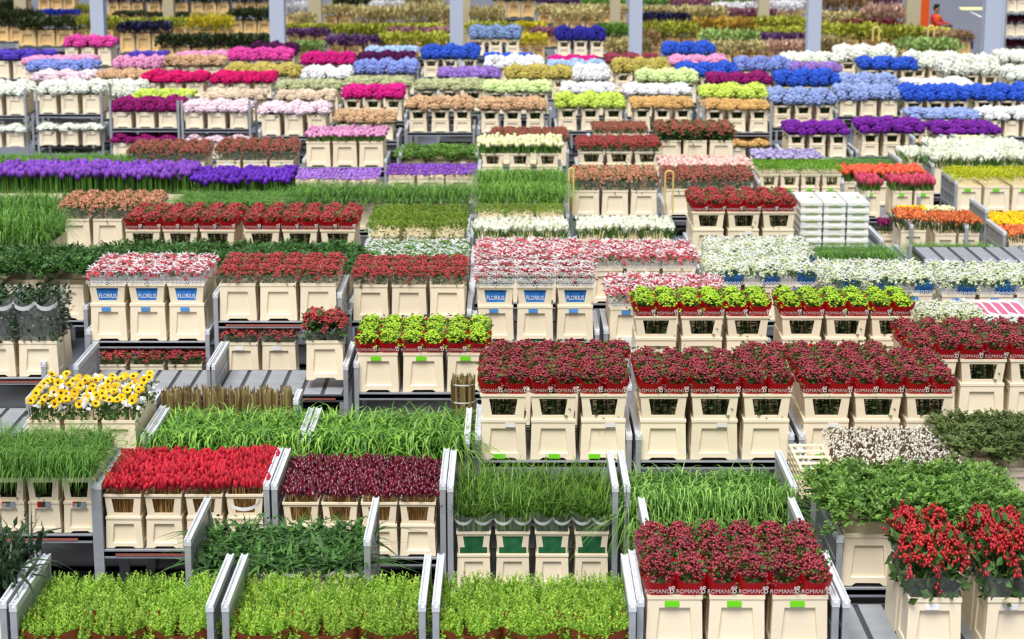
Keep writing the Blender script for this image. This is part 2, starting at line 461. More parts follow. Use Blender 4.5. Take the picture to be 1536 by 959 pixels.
# ------------------------------------------------------------------ buckets (unit: .40 wide, .31 deep, 1 high, base at z=0)
def ring(mb, P, Q, v=0.):
    n = len(P); mb.add(list(P) + list(Q), [(i, (i + 1) % n, n + (i + 1) % n, n + i) for i in range(n)], v)
def bucket_mesh(simple=False):
    """flared body with a recessed front panel, a notch in the foot and a thick rim; open on top"""
    mb = MB(); wb, wt, db, dt = .20, .188, .150, .146
    def half(z): return wb + (wt - wb) * z, db + (dt - db) * z
    if simple:
        a, b = half(0); c, d = half(1)
        ring(mb, [(-a,-b,0),(a,-b,0),(a,b,0),(-a,b,0)], [(-c,-d,1),(c,-d,1),(c,d,1),(-c,d,1)])
        mb.add([(-c,-d,.86),(c,-d,.86),(c,d,.86),(-c,d,.86)], [(0,1,2,3)])
        ring(mb, [(-c,-d,1),(c,-d,1),(c,d,1),(-c,d,1)], [(-c+.012,-d+.012,1),(c-.012,-d+.012,1),(c-.012,d-.012,1),(-c+.012,d-.012,1)])
        ring(mb, [(-c+.012,-d+.012,1),(c-.012,-d+.012,1),(c-.012,d-.012,1),(-c+.012,d-.012,1)], [(-c+.012,-d+.012,.86),(c-.012,-d+.012,.86),(c-.012,d-.012,.86),(-c+.012,d-.012,.86)])
        return mb.mesh('bucket_simple')
    def face(fx):
        """front (fx=-1) or back (+1): frame round a recessed trapezoid panel, foot notch"""
        def p(x, z, dep=0.):
            a, b = half(z); return (x, fx * (b - dep), z)
        o = [p(-half(0)[0], 0), p(half(0)[0], 0), p(half(1)[0], 1), p(-half(1)[0], 1)]
        i = [p(-.130, .16), p(.130, .16), p(.108, .78), p(-.108, .78)]
        r = [p(-.125, .172, .02), p(.125, .172, .02), p(.104, .768, .02), p(-.104, .768, .02)]
        V = o + i + r
        F = [(1,2,6,5),(2,3,7,6),(3,0,4,7),(4,5,9,8),(5,6,10,9),(6,7,11,10),(7,4,8,11),(8,9,10,11)]
        # foot with notch
        f = [p(-half(0)[0], 0), p(-.12, 0), p(-.09, .055), p(.09, .055), p(.12, 0), p(half(0)[0], 0)]
        V = V + f; n = 12
        F += [(n, n+1, n+2, 4), (n+2, n+3, 5, 4), (n+3, n+4, n+5, 5)]
        nn = [p(-.12, 0, .05), p(-.09, .055, .05), p(.09, .055, .05), p(.12, 0, .05)]
        V += nn
        F += [(n+1, n+2, n+7, n+6), (n+2, n+3, n+8, n+7), (n+3, n+4, n+9, n+8)]
        if fx > 0: F = [tuple(reversed(q)) for q in F]
        mb.add(V, F)
    face(-1); face(1)
    for sx in (-1, 1):
        def q(y, z, dep=0.):
            a, b = half(z); return (sx * (a - dep), y, z)
        o = [q(-half(0)[1], 0), q(half(0)[1], 0), q(half(1)[1], 1), q(-half(1)[1], 1)]
        i = [q(-.095, .16), q(.095, .16), q(.08, .78), q(-.08, .78)]
        r = [q(-.088, .18, .012), q(.088, .18, .012), q(.074, .765, .012), q(-.074, .765, .012)]
        F = [(0,1,5,4),(1,2,6,5),(2,3,7,6),(3,0,4,7),(4,5,9,8),(5,6,10,9),(6,7,11,10),(7,4,8,11),(8,9,10,11)]
        mb.add(o + i + r, F if sx > 0 else [tuple(reversed(k)) for k in F])
    c, d = half(1)
    L = .006                                    # rim: proud lip, inner wall, water line
    A = [(-c-L,-d-L,.93),(c+L,-d-L,.93),(c+L,d+L,.93),(-c-L,d+L,.93)]
    Bq = [(-c-L,-d-L,1.0),(c+L,-d-L,1.0),(c+L,d+L,1.0),(-c-L,d+L,1.0)]
    C = [(-c+.012,-d+.012,1.0),(c-.012,-d+.012,1.0),(c-.012,d-.012,1.0),(-c+.012,d-.012,1.0)]
    E = [(-c+.014,-d+.014,.84),(c-.014,-d+.014,.84),(c-.014,d-.014,.84),(-c+.014,d-.014,.84)]
    ring(mb, [(-c,-d,.93),(c,-d,.93),(c,d,.93),(-c,d,.93)], A); ring(mb, A, Bq); ring(mb, Bq, C); ring(mb, C, E)
    mb.add(E, [(0,1,2,3)])
    return mb.mesh('bucket_body')
def collar_mesh():
    """extension collar: four walls that widen upwards, a trapezoid window front and back, rim on top"""
    mb = MB(); wb, wt, db, dt, T = .178, .200, .140, .152, .012
    def half(z): return wb + (wt - wb) * z, db + (dt - db) * z
    for fx in (-1, 1):
        def p(x, z, dep=0.):
            return (x, fx * (half(z)[1] - dep), z)
        o = lambda e: [p(-half(0)[0], 0, e), p(half(0)[0], 0, e), p(half(1)[0], 1, e), p(-half(1)[0], 1, e)]
        i = lambda e: [p(-.100, .16, e), p(.100, .16, e), p(.125, .80, e), p(-.125, .80, e)]
        F = [(0,1,5,4),(1,2,6,5),(2,3,7,6),(3,0,4,7)]
        V = o(0) + i(0); mb.add(V, F if fx < 0 else [tuple(reversed(k)) for k in F])
        V2 = o(T) + i(T); mb.add(V2, F if fx > 0 else [tuple(reversed(k)) for k in F])
        ring(mb, i(0), i(T))
    for sx in (-1, 1):
        for e in (0, T):
            V = [(sx * (half(0)[0] - e), -half(0)[1], 0), (sx * (half(0)[0] - e), half(0)[1], 0), (sx * (half(1)[0] - e), half(1)[1], 1), (sx * (half(1)[0] - e), -half(1)[1], 1)]
            mb.add(V, [(0,1,2,3)])
    c, d = half(1); L = .007
    A = [(-c-L,-d-L,.9),(c+L,-d-L,.9),(c+L,d+L,.9),(-c-L,d+L,.9)]
    Bq = [(-c-L,-d-L,1.0),(c+L,-d-L,1.0),(c+L,d+L,1.0),(-c-L,d+L,1.0)]
    C = [(-c+T,-d+T,1.0),(c-T,-d+T,1.0),(c-T,d-T,1.0),(-c+T,d-T,1.0)]
    ring(mb, [(-c,-d,.9),(c,-d,.9),(c,d,.9),(-c,d,.9)], A); ring(mb, A, Bq); ring(mb, Bq, C)
    return mb.mesh('bucket_collar')
BUCKET, COLLAR = bucket_mesh(), collar_mesh()
def window_leaves(i):
    mb = MB(); leaves(mb, 150, .27, .20, .05, .85, .075, 0); stalks(mb, 14, .33, .2, 0, 1, .008, .03)
    return mb.mesh('leaves_in_collar')
WLEAF = [window_leaves(i) for i in range(3)]
def window_stems(i):
    mb = MB(); stalks(mb, 60, .34, .22, 0, 1, .005, .04); return mb.mesh('stems_in_collar')
WSTEM = [window_stems(i) for i in range(2)]
def box_mesh(name, sx, sy, sz):
    mb = MB(); mb.box(-sx/2, sx/2, -sy/2, sy/2, 0, sz); return mb.mesh(name)
LABEL = box_mesh('label', .10, .004, .042)
SLIP = box_mesh('slip', .085, .004, .036)

# lettering
def text_mesh(s, size):
    cu = bpy.data.curves.new('lettering', 'FONT'); cu.body = s; cu.size = size; cu.align_x = 'CENTER'; cu.extrude = .0008; cu.resolution_u = 2
    ob = bpy.data.objects.new('lettering_tmp', cu); COL.objects.link(ob)
    dg = bpy.context.evaluated_depsgraph_get()
    me = bpy.data.meshes.new_from_object(ob.evaluated_get(dg))
    bpy.data.objects.remove(ob); bpy.data.curves.remove(cu)
    me.materials.clear(); me.materials.append(None)
    return me
def wrap(me, fn):
    n = len(me.vertices); co = np.zeros(n * 3, np.float32); me.vertices.foreach_get('co', co); co = co.reshape(-1, 3)
    me.vertices.foreach_set('co', np.asarray([fn(*p) for p in co], np.float32).ravel()); me.update(); return me
# sleeve: a flaring rounded-square cone of paper, edge peaking at the corners. unit footprint .215 x .33, height 1
def sleeve_mesh(a0=.092, a1=.121, peak=.55, name='sleeve', seg=28, dep=.33, wave=.0):
    mb = MB(); rings = []
    for r, t in enumerate((0., .5, 1.)):
        pts = []
        for k in range(seg):
            th = 2 * math.pi * (k + .5) / seg
            c, s = math.cos(th), math.sin(th)
            e = .45
            x = math.copysign(abs(c) ** e, c); y = math.copysign(abs(s) ** e, s)
            a = a0 + (a1 - a0) * t
            cor = abs(math.sin(2 * th)) ** 3
            z = t * (1 + peak * cor + wave * math.sin(th * 9)) if t else 0
            pts.append((x * a, y * a * dep / .215, z))
        rings.append(pts)
    for a, b in zip(rings, rings[1:]):
        ring(mb, a, b)
    return mb.mesh(name, True)
SLEEVE = sleeve_mesh()
SLEEVE_WIDE = sleeve_mesh(.19, .222, .25, 'sleeve_wide', 40, .33 * .5, .06)
def romano():
    me = text_mesh('ROMANO', .054)
    return wrap(me, lambda x, y, z: (x * .76 - .012, -(.092 + .029 * (.24 + y * 8.4)) * .33 / .215 - z - .003, .24 + y * 8.4))
ROMANO_T = romano()
def curl_mesh():
    """the open flower drawn after the word: two loops"""
    mb = MB()
    for (cx, cz, rr) in ((.0, .0, .014), (.008, .024, .010), (-.014, .022, .008)):
        k = 12
        o = [(cx + rr * math.cos(6.283 * j / k), 0, cz + rr * math.sin(6.283 * j / k)) for j in range(k)]
        i = [(cx + (rr - .004) * math.cos(6.283 * j / k), 0, cz + (rr - .004) * math.sin(6.283 * j / k)) for j in range(k)]
        ring(mb, o, i)
    return mb.mesh('curl')
CURL = curl_mesh()
MORD_T = wrap(text_mesh('MORDECHAI', .034), lambda x, y, z: (x, -.176 - z, y))
HYP_T = wrap(text_mesh('HYPERICUM', .062), lambda x, y, z: (x * .62, -(.165 - (x * .62 / .11) ** 2 * .012) - z, y))
FLOR_T = wrap(text_mesh('FLORIUS', .06), lambda x, y, z: (x * .75, -z, y))
def film_rings():
    """white round punch edges along the foot of the film"""
    mb = MB()
    for j in range(5):
        cx = -.085 + j * .042
        k = 10; rr = .017
        o = [(cx + rr * math.cos(6.283 * q / k), -.166, rr * math.sin(6.283 * q / k)) for q in range(k)]
        i = [(cx + (rr - .006) * math.cos(6.283 * q / k), -.166, (rr - .006) * math.sin(6.283 * q / k)) for q in range(k)]
        ring(mb, o, i)
    return mb.mesh('film_rings')
RINGS = film_rings()
def band_mesh():
    """white printed edge of a clear sleeve: a narrow strip round the front"""
    mb = MB(); P, Q = [], []
    for j in range(9):
        t = j / 8 - .5; x = t * .205; y = -(.165 - abs(t * 2) ** 3 * .05); s = -.03 * (1 - (2 * t) ** 2)
        P.append((x, y, s)); Q.append((x, y - .002, s + .026))
    n = len(P); mb.add(P + Q, [(i, i + 1, n + i + 1, n + i) for i in range(n - 1)])
    return mb.mesh('band')
BAND = band_mesh()

# ------------------------------------------------------------------ objects
def setmat(o, m):
    o.material_slots[0].link = 'OBJECT'; o.material_slots[0].material = m
def mesh_obj(name, me, m, parent=None, loc=(0, 0, 0), scale=None, rz=0., kind=None):
    o = bpy.data.objects.new(name, me); COL.objects.link(o)
    if parent is not None: o.parent = parent
    o.location = loc
    if scale is not None: o.scale = scale
    if rz: o.rotation_euler = (0, 0, rz)
    setmat(o, m)
    if kind: o['kind'] = kind
    return o
def tag(o, label, cat, group=None):
    o['label'] = label; o['category'] = cat
    if group: o['group'] = group
    return o
def empty(name, loc, label, cat, group=None, rz=0.):
    o = bpy.data.objects.new(name, None); COL.objects.link(o); o.location = loc; o.empty_display_size = .1
    if rz: o.rotation_euler = (0, 0, rz)
    return tag(o, label, cat, group)

# ---- carts
POST = box_mesh('post', .045, .045, 1.0)
RAIL_Z = 1.35
def panel_mesh():
    mb = MB()                                  # sheet with two pressed channels, unit depth 1 and height 1
    mb.box(-.008, .008, -.5, .5, 0, 1)
    mb.box(-.016, .016, -.5, .5, .0, .14); mb.box(-.016, .016, -.5, .5, .46, .56)
    for j in range(3):
        y = -.3 + .3 * j; mb.box(-.013, .013, y - .03, y + .03, .14, .46)
    return mb.mesh('side_panel')
PANEL = panel_mesh()
def toprail_mesh():
    mb = MB()                                  # open channel seen from above: two lips and a sunk web with cross ribs
    mb.box(-.026, -.014, -.5, .5, -.05, 0); mb.box(.014, .026, -.5, .5, -.05, 0); mb.box(-.014, .014, -.5, .5, -.05, -.018)
    for y in (-.47, -.42, .42, .47): mb.box(-.014, .014, y - .008, y + .008, -.02, -.002)
    return mb.mesh('top_rail')
TOPRAIL = toprail_mesh()
def deck_mesh():
    mb = MB(); mb.box(-.5, .5, -.5, .5, -.05, -.012)
    mb.box(-.5, .5, -.5, -.47, -.07, 0); mb.box(-.5, .5, .47, .5, -.07, 0)
    return mb.mesh('deck')
DECK = deck_mesh()
DECKPANEL = box_mesh('deck_panel', .150, .94, .016)
def wheel_mesh():
    mb = MB(); k = 10
    for s in (-.015, .015): pass
    A = [(-.016, .06 * math.cos(6.283 * j / k), .06 + .06 * math.sin(6.283 * j / k)) for j in range(k)]
    Bq = [(.016, p[1], p[2]) for p in A]
    ring(mb, A, Bq)
    for ringp in (A, Bq):
        for j in range(1, k - 1): mb.add([ringp[0], ringp[j], ringp[j + 1]], [(0, 1, 2)])
    mb.box(-.022, .022, -.02, .02, .06, .14)
    return mb.mesh('wheel')
WHEEL = wheel_mesh()
CARTS = []
def cart(x, y, decks, label, w=1.35, d=1.02, top=RAIL_Z, panelled=(), group=None, base=True, panels=True, edge=None):
    """x centre, y front; decks are heights of the decks"""
    c = empty('flower_cart', (x, y, 0), label, 'cart', group)
    for sx in (-1, 1):
        for sy in (0, 1):
            mesh_obj('post', POST, M_STEEL, c, (sx * (w / 2 - .023), .025 + sy * (d - .05), .12), (1, 1, top - .13))
            if base: mesh_obj('wheel', WHEEL, M_RUBBER, c, (sx * (w / 2 - .06), .08 + sy * (d - .16), 0))
        if panels:
            lo = max(decks) if decks else top - .4
            ph = max(.12, min(.42, top - lo))
            p = mesh_obj('side_panel', PANEL, M_STEEL, c, (sx * (w / 2 - .023), d / 2, top - .03 - ph), (1, d - .1, ph))
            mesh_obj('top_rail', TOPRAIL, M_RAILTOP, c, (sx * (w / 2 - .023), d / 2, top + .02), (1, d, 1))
    for i, z in enumerate(decks):
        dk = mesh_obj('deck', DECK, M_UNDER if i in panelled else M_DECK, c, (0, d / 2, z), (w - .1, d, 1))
        if i in panelled:
            for j in range(6):
                mesh_obj('deck_panel', DECKPANEL, M_DECK, dk, (-.5 + (j + .5) / 6, 0, -.012), (1 / (w - .1) * 1.12, 1, 1))
        if edge:
            mesh_obj('edge_label', EDGE_L, edge, c, (0, -.003, z - .05))
    if base:
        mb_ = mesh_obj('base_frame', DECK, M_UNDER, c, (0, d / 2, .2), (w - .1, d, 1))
    CARTS.append((x, y, w, d, label))
    return c
EDGE_L = box_mesh('edge_label', 1.1, .004, .022)
M_EDGE = mat('dull_red_edge', (158, 84, 74), (120, 100, 100), by_attr=False, noise=.6, nscale=6)

# ---- stuff collector: the buckets past the 300 nearest, joined in one mesh
STUFF_BUCKETS = []
NB = [0]
BUCKET_JOBS = []
def add_bucket(x, y, z, w, d, bh, ch, label, opts, front, zc, tan=False):
    BUCKET_JOBS.append(dict(x=x, y=y, z=z, w=w, d=d, bh=bh, ch=ch, label=label, opts=opts, front=front, zc=zc, tan=tan))
def build_bucket(j, i):
    m = M_TAN if j['tan'] else M_CREAM
    o = j['opts']; sx, sy = j['w'] / .40, j['d'] / .31
    b = empty('flower_bucket', (j['x'], j['y'], j['z']), j['label'], 'bucket', 'cream flower buckets on the carts', random.uniform(-.022, .022))
    mesh_obj('body', BUCKET, m, b, (0, 0, 0), (sx, sy, j['bh']))
    fy = -.151 * sy
    if j['ch']:
        mesh_obj('collar', COLLAR, m, b, (0, 0, j['bh']), (sx * .985, sy * .985, j['ch']))
        if o.get('gbag'):
            mesh_obj('liner', box_mesh('liner', .32 * sx, .24 * sy, j['ch'] * .8), M_GREENBAG, b, (0, -.02, j['bh'] + .01))
        elif o.get('bag'):
            bag = mesh_obj('bag', box_mesh('bag', .33 * sx, .25 * sy, j['ch'] * .84) if ('bagm') not in LIB else LIB['bagm'], M_BLUEBAG, b, (0, -.005, j['bh'] + .004))
            LIB['bagm'] = bag.data
            mesh_obj('lettering', FLOR_T, M_WHITEINK, bag, (0, -.125 * sy - .003, j['ch'] * .26), (sx * 1.15, 1, 1.1))
        elif o.get('wstem'):
            mesh_obj('stems', WSTEM[i % 2], M_STRAW, b, (0, 0, j['bh']), (sx, sy, j['ch']))
        else:
            mesh_obj('leaves', WLEAF[i % 3], M_WINDOWLEAF, b, (0, 0, j['bh']), (sx, sy, j['ch'] * .96), kind='stuff')
    lab = o.get('lab')
    if lab and j['front']:
        mm = {'g': M_GREENLAB, 'b': M_BLUELAB, 'w': M_WHITELAB, 'p': M_PURPLELAB, 'o': M_ORANGELAB, 'm': M_WHITELAB}[lab[0]]
        where = lab[1] if len(lab) > 1 else 't'
        if lab[0] == 'm':
            for q_, (m_, x_) in enumerate(((M_RED, -.05), (M_GREENBAG, 0), (M_DECK, .06))):
                mesh_obj('label_sticker', LIB.setdefault('mini', box_mesh('mini', .055, .004, .05)), m_, b, (x_ * sx, fy - .004, j['bh'] * .82), (sx, 1, 1))
        if where == 't': lz = j['bh'] * .80
        elif where == 'l': lz = .012
        else: lz = j['bh'] * .80
        lx = -.02 * sx if where != 'l' else -.035 * sx + .07 * sx * ((i % 3) - 1) * .6
        mesh_obj('label_sticker', LABEL, mm, b, (lx, fy - .004, lz), (sx, 1, 1))
    if o.get('slip') and j['front'] and i % 2 == 0:
        mesh_obj('paper_slip', SLIP, M_WHITELAB, b, (.06 * sx, fy - .004, j['bh'] * .82), (sx, 1, 1))
    return b

# ---- flower bunches
POSW = {8: ['first', 'second', 'third', 'fourth', 'fifth', 'sixth', 'seventh', 'eighth'], 1: [''], 2: ['left', 'right'], 3: ['left', 'middle', 'right'], 4: ['far left', 'inner left', 'inner right', 'far right'],
        5: ['first', 'second', 'third', 'fourth', 'fifth'], 6: ['first', 'second', 'third', 'fourth', 'fifth', 'sixth']}
DEEPW = {1: [''], 2: ['front', 'back'], 3: ['front', 'middle row', 'back']}
HYD_JOBS = []
BLOCKS = []
# flower colour pairs (light, dark), sRGB; dark grass tones also carry painted self-shadow
C = {
 'red_berry': ((204, 76, 80), (134, 34, 44)), 'crimson_berry': ((176, 64, 76), (100, 24, 42)), 'lime_berry': ((190, 220, 58), (134, 178, 32)),
 'rosehip': ((200, 46, 48), (140, 20, 30)), 'peach_berry': ((218, 162, 130), (178, 112, 82)), 'rust_berry': ((188, 104, 90), (136, 66, 56)),
 'pink_berry': ((226, 96, 112), (190, 50, 70)), 'white_bloom': ((250, 250, 240), (226, 234, 206)), 'snow': ((236, 240, 210), (188, 204, 140)),
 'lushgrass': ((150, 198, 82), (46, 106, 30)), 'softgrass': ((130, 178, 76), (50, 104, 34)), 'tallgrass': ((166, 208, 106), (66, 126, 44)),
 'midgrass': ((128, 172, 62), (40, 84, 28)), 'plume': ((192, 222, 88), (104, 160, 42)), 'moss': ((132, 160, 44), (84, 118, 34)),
 'fern': ((140, 182, 80), (52, 96, 38)), 'darkfern': ((90, 138, 62), (34, 68, 32)), 'darkleaf': ((62, 92, 56), (26, 46, 30)), 'shrub': ((116, 134, 72), (72, 92, 48)),
 'redspike': ((192, 34, 52), (146, 14, 36)), 'wine': ((112, 20, 46), (62, 6, 28)),
 'violet': ((134, 76, 186), (98, 48, 152)), 'deepviolet': ((96, 36, 176), (66, 16, 134)), 'lilac': ((158, 116, 204), (128, 84, 178)),
 'yellow': ((250, 214, 40), (236, 184, 20)), 'twig': ((172, 154, 104), (98, 78, 48)), 'willow': ((246, 244, 234), (206, 200, 184)),
 'pinkball': ((232, 196, 188), (206, 150, 144)), 'silver': ((176, 168, 206), (112, 98, 150)), 'mossgreen': ((132, 186, 52), (84, 142, 34)),
 'orange_bloom': ((238, 108, 70), (214, 68, 48)), 'protea': ((206, 78, 104), (160, 44, 74)), 'alstro': ((230, 142, 84), (206, 96, 56)),
 'limeyellow': ((204, 208, 44), (164, 178, 26)), 'plum': ((160, 40, 110), (110, 20, 80)), 'creamy': ((244, 240, 200), (214, 216, 160)), 'tanbud': ((206, 176, 146), (160, 126, 100)),
 'pinklilac': ((214, 150, 190), (180, 110, 160)),
 'hw': ((248, 250, 242), (226, 236, 214)), 'hcrim': ((152, 28, 112), (112, 12, 84)), 'hpale': ((244, 222, 232), (226, 196, 214)), 'htan': ((212, 176, 140), (184, 146, 108)),
 'hlime': ((208, 228, 104), (176, 204, 70)), 'horange': ((216, 172, 114), (198, 160, 88)), 'hgreenwhite': ((226, 242, 180), (186, 220, 130)), 'hmag': ((222, 34, 142), (180, 16, 108)),
 'hsage': ((190, 196, 150), (156, 160, 122)), 'hbeige': ((226, 208, 186), (200, 176, 150)), 'hcer': ((216, 20, 110), (176, 8, 84)), 'hlblue': ((142, 160, 226), (108, 124, 204)),
 'hviolet': ((92, 70, 190), (64, 48, 160)), 'hblue': ((56, 100, 214), (34, 72, 186)), 'hpink': ((236, 168, 206), (214, 134, 184)), 'hhot': ((228, 82, 172), (204, 50, 146)), 'htlime': ((200, 184, 98), (170, 156, 74)),
 'hwhite': ((250, 250, 252), (230, 234, 240)), 'hdpurple': ((84, 18, 78), (54, 8, 54)), 'hsky': ((176, 200, 232), (146, 172, 214)), 'hlilac': ((160, 126, 206), (126, 96, 180)),
 'hgreyblue': ((140, 164, 206), (106, 130, 180)), 'hnavy': ((52, 50, 160), (34, 30, 124)), 'hwine': ((150, 64, 84), (116, 44, 62)), 'hpurple': ((130, 44, 168), (92, 22, 132)), 'hperi': ((160, 178, 226), (126, 146, 206)),
 't_dgreen': ((72, 84, 48), (44, 56, 32)), 't_ygreen': ((188, 190, 74), (148, 156, 56)), 't_yellow': ((228, 216, 70), (190, 180, 50)), 't_navy': ((48, 50, 92), (32, 34, 62)), 't_purple': ((116, 76, 132), (80, 50, 96)),
 't_cream': ((220, 208, 156), (180, 168, 116)), 't_green': ((136, 178, 84), (96, 142, 60)), 't_mauve': ((176, 120, 140), (136, 88, 108)), 't_white': ((244, 244, 246), (214, 214, 220)), 't_orange': ((212, 168, 74), (160, 148, 60)),
 't_maroon': ((122, 46, 56), (84, 28, 38)), 't_tan': ((186, 158, 116), (146, 120, 84)), 't_blue': ((54, 78, 200), (36, 54, 160)), 't_lgreen': ((180, 204, 130), (140, 170, 96)), 't_pinkcream': ((222, 190, 172), (184, 150, 130)),
}
def fm(c, **kw):
    a, b = C[c]
    if c[0] == 'h': b = tuple(v * .80 for v in b)
    return mat('flower_' + c, a, b, **kw)
FOL = lambda: mat('foliage_green', (92, 128, 62), (44, 74, 36), trans=.2)
# kind: (object name, library key, builder, native height, bunches per bucket, plain word)
KIND = {
 'berry':   ('berry_bunch', 'berry', b_berries(), .2, 2),
 'berrys':  ('berry_bunch', 'berrys', b_berries(340, flat=.62, over=.90, low=.6), .2, 2),
 'berrybig':('leafy_berry_bunch', 'berry2', b_berries(460, h=.3, r=.0105, nleaf=60, leafsize=.062, low=.3), .3, 2),
 'printed': ('printed_sleeve_bunch', 'printed', b_printed(), .2, 2),
 'blades_lush': ('grass_bunch', 'lush', b_blades(260, .017, 1.5, .28, length=(.7, 1.45), up=.6), .26, 1),
 'blades_soft': ('grass_bunch', 'soft', b_blades(290, .010, 1.45, .28, length=(.7, 1.35), up=.6), .26, 1),
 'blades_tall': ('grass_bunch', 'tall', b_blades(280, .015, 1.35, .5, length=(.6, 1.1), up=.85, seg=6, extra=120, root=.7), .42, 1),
 'blades_mid': ('grass_bunch', 'mid', b_blades(230, .015, .75, .36, length=(.7, 1.3), up=.5), .34, 1),
 'darkleaf': ('leafy_bunch', 'dleaf', b_leafyblades(46, .34, .045, 1.1), .3, 1),
 'plume':   ('plume_bunch', 'plume', b_plume(), .24, 1),
 'moss':    ('filler_bunch', 'moss', b_fluff(620, .032, .14, .15), .14, 1),
 'flat':    ('flower_tray', 'flat', b_fluff(420, .075, .14, .2, .9), .14, 1),
 'fern':    ('fern_bunch', 'fern', b_fern(190, .26, .14, 13), .3, 1),
 'shrub':   ('shrub_bunch', 'shrub', b_fern(130, .3, .15, 15), .34, 1),
 'redspike':('spike_bunch', 'redspike', b_spikes(78, .0215, .085, .1, .42), .1, 1),
 'wine':    ('spike_bunch', 'wine', b_spikes(84, .0185, .07, .09, .6), .1, 1),
 'allium':  ('allium_bunch', 'allium', b_balls(48, .034, .26), .26, 1),
 'carpet':  ('flower_tray', 'carpet', b_balls(48, .026, .1, stems=False, sub=ICO0), .1, 1),
 'smallball':('button_bunch', 'smallball', b_balls(34, .03, .15, sub=ICO1), .15, 1),
 'tulip':   ('tulip_bunch', 'tulip', b_tulips(), .22, 1),
 'bloom':   ('bloom_bunch', 'bloom', b_tulips(70, .18, .06, .026, part='blooms'), .18, 1),
 'protea':  ('protea_bunch', 'protea', b_balls(14, .044, .2, squash=1.5, part='flower_buds'), .22, 1),
 'twig':    ('twig_bundle', 'twig', b_sticks(70, .36, .0085), .36, 1),
 'willow':  ('willow_bunch', 'willow', b_sticks(70, .3, .004, 260, .010), .3, 1),
}
def b_sunbase(i):
    mb = MB(); leaves(mb, 120, W0, D0, -.02, .1, .06, .3); stalks(mb, 20, W0, D0, -.1, .1, .005)
    fm_ = MB(); n = 40
    T = dome(n, W0, D0, .15, .4, 1.06); D = np.stack([U(n, -1, 1), U(n, -1, 1), U(n, -.4, .6)], 1)
    S = (np.array([(-.3,0,0),(.3,0,0),(.32,.5,.14),(-.28,.5,.14),(.2,1,-.05),(-.2,1,-.05)], float), np.array([(0,1,2,3),(3,2,4,5)]))
    fm_.inst(*S, frame(D, U(n, 0, 6.28)) * U(n, .04, .07)[:, None, None], T, U(n))
    return {'foliage': mb.mesh('foliage'), 'printed_film': fm_.mesh('printed_film')}
def b_wrapped(i):
    mb = MB(); leaves(mb, 1000, W0 * .96, D0 * .96, -.02, .42, .05, .35); T = dome(60, W0, D0, .46, .3, 1.05)
    mb.inst(*LEAF, frame(np.stack([U(60, -1, 1), U(60, -1, 1), U(60, .2, 1)], 1), U(60, 0, 6.28)) * .06, T, U(60))
    return {'foliage': mb.mesh('foliage')}
KIND['wrapped'] = ('leafy_bunch', 'wrapped', b_wrapped, .46, 1)
KIND['sunflower'] = ('sunflower_bunch', 'sunbase', b_sunbase, .16, 1)
def petals_mesh():
    mb = MB(); n = 26; a = np.arange(n) * 6.283 / 13 + (np.arange(n) >= 13) * .24
    D = np.stack([np.cos(a), np.sin(a), np.where(np.arange(n) < 13, .18, .45)], 1)
    mb.inst(*LEAF, frame(D, np.zeros(n)) * .045, D * .012, U(n)); return mb.mesh('petals')
def disc_mesh():
    mb = MB(); mb.add(ICO1[0] * np.array([.017, .017, .011]) + np.array([0, 0, .012]), ICO1[1]); return mb.mesh('disc', True)
PETALS, DISC = petals_mesh(), disc_mesh()
M_DISC = mat('sunflower_disc', (62, 40, 22), by_attr=False)
def part_mat(kind, part, c):
    gr = kind.startswith('blades') or kind in ('plume', 'moss', 'fern', 'shrub', 'darkleaf')
    if part in ('foliage', 'stems') :
        if kind in ('redspike', 'wine'): return M_STRAW
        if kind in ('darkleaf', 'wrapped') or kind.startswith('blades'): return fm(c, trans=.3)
        if part == 'stems' or kind in ('tulip',): return M_GREENSTEM
        return FOL()
    if part == 'printed_film': return M_WHITEFILM
    if part == 'twigs' and kind == 'willow': return mat('willow_bark', (128, 104, 84), (78, 60, 46))
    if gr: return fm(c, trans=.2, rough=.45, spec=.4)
    if part == 'berries': return fm(c, rough=.35, spec=.5)
    if kind == 'wine': return fm(c, rough=.22, spec=.7)
    return fm(c, trans=.12 if kind in ('tulip', 'bloom', 'flat') else 0, rough=.6)
PARTS_STUFF = {'berries', 'foliage', 'stems', 'printed_film', 'grass_blades', 'plume_stems', 'leaflets', 'sprays', 'flower_spikes', 'flower_balls', 'blooms', 'white_blooms', 'twigs', 'buds', 'flower_buds'}
SERIAL = [0]
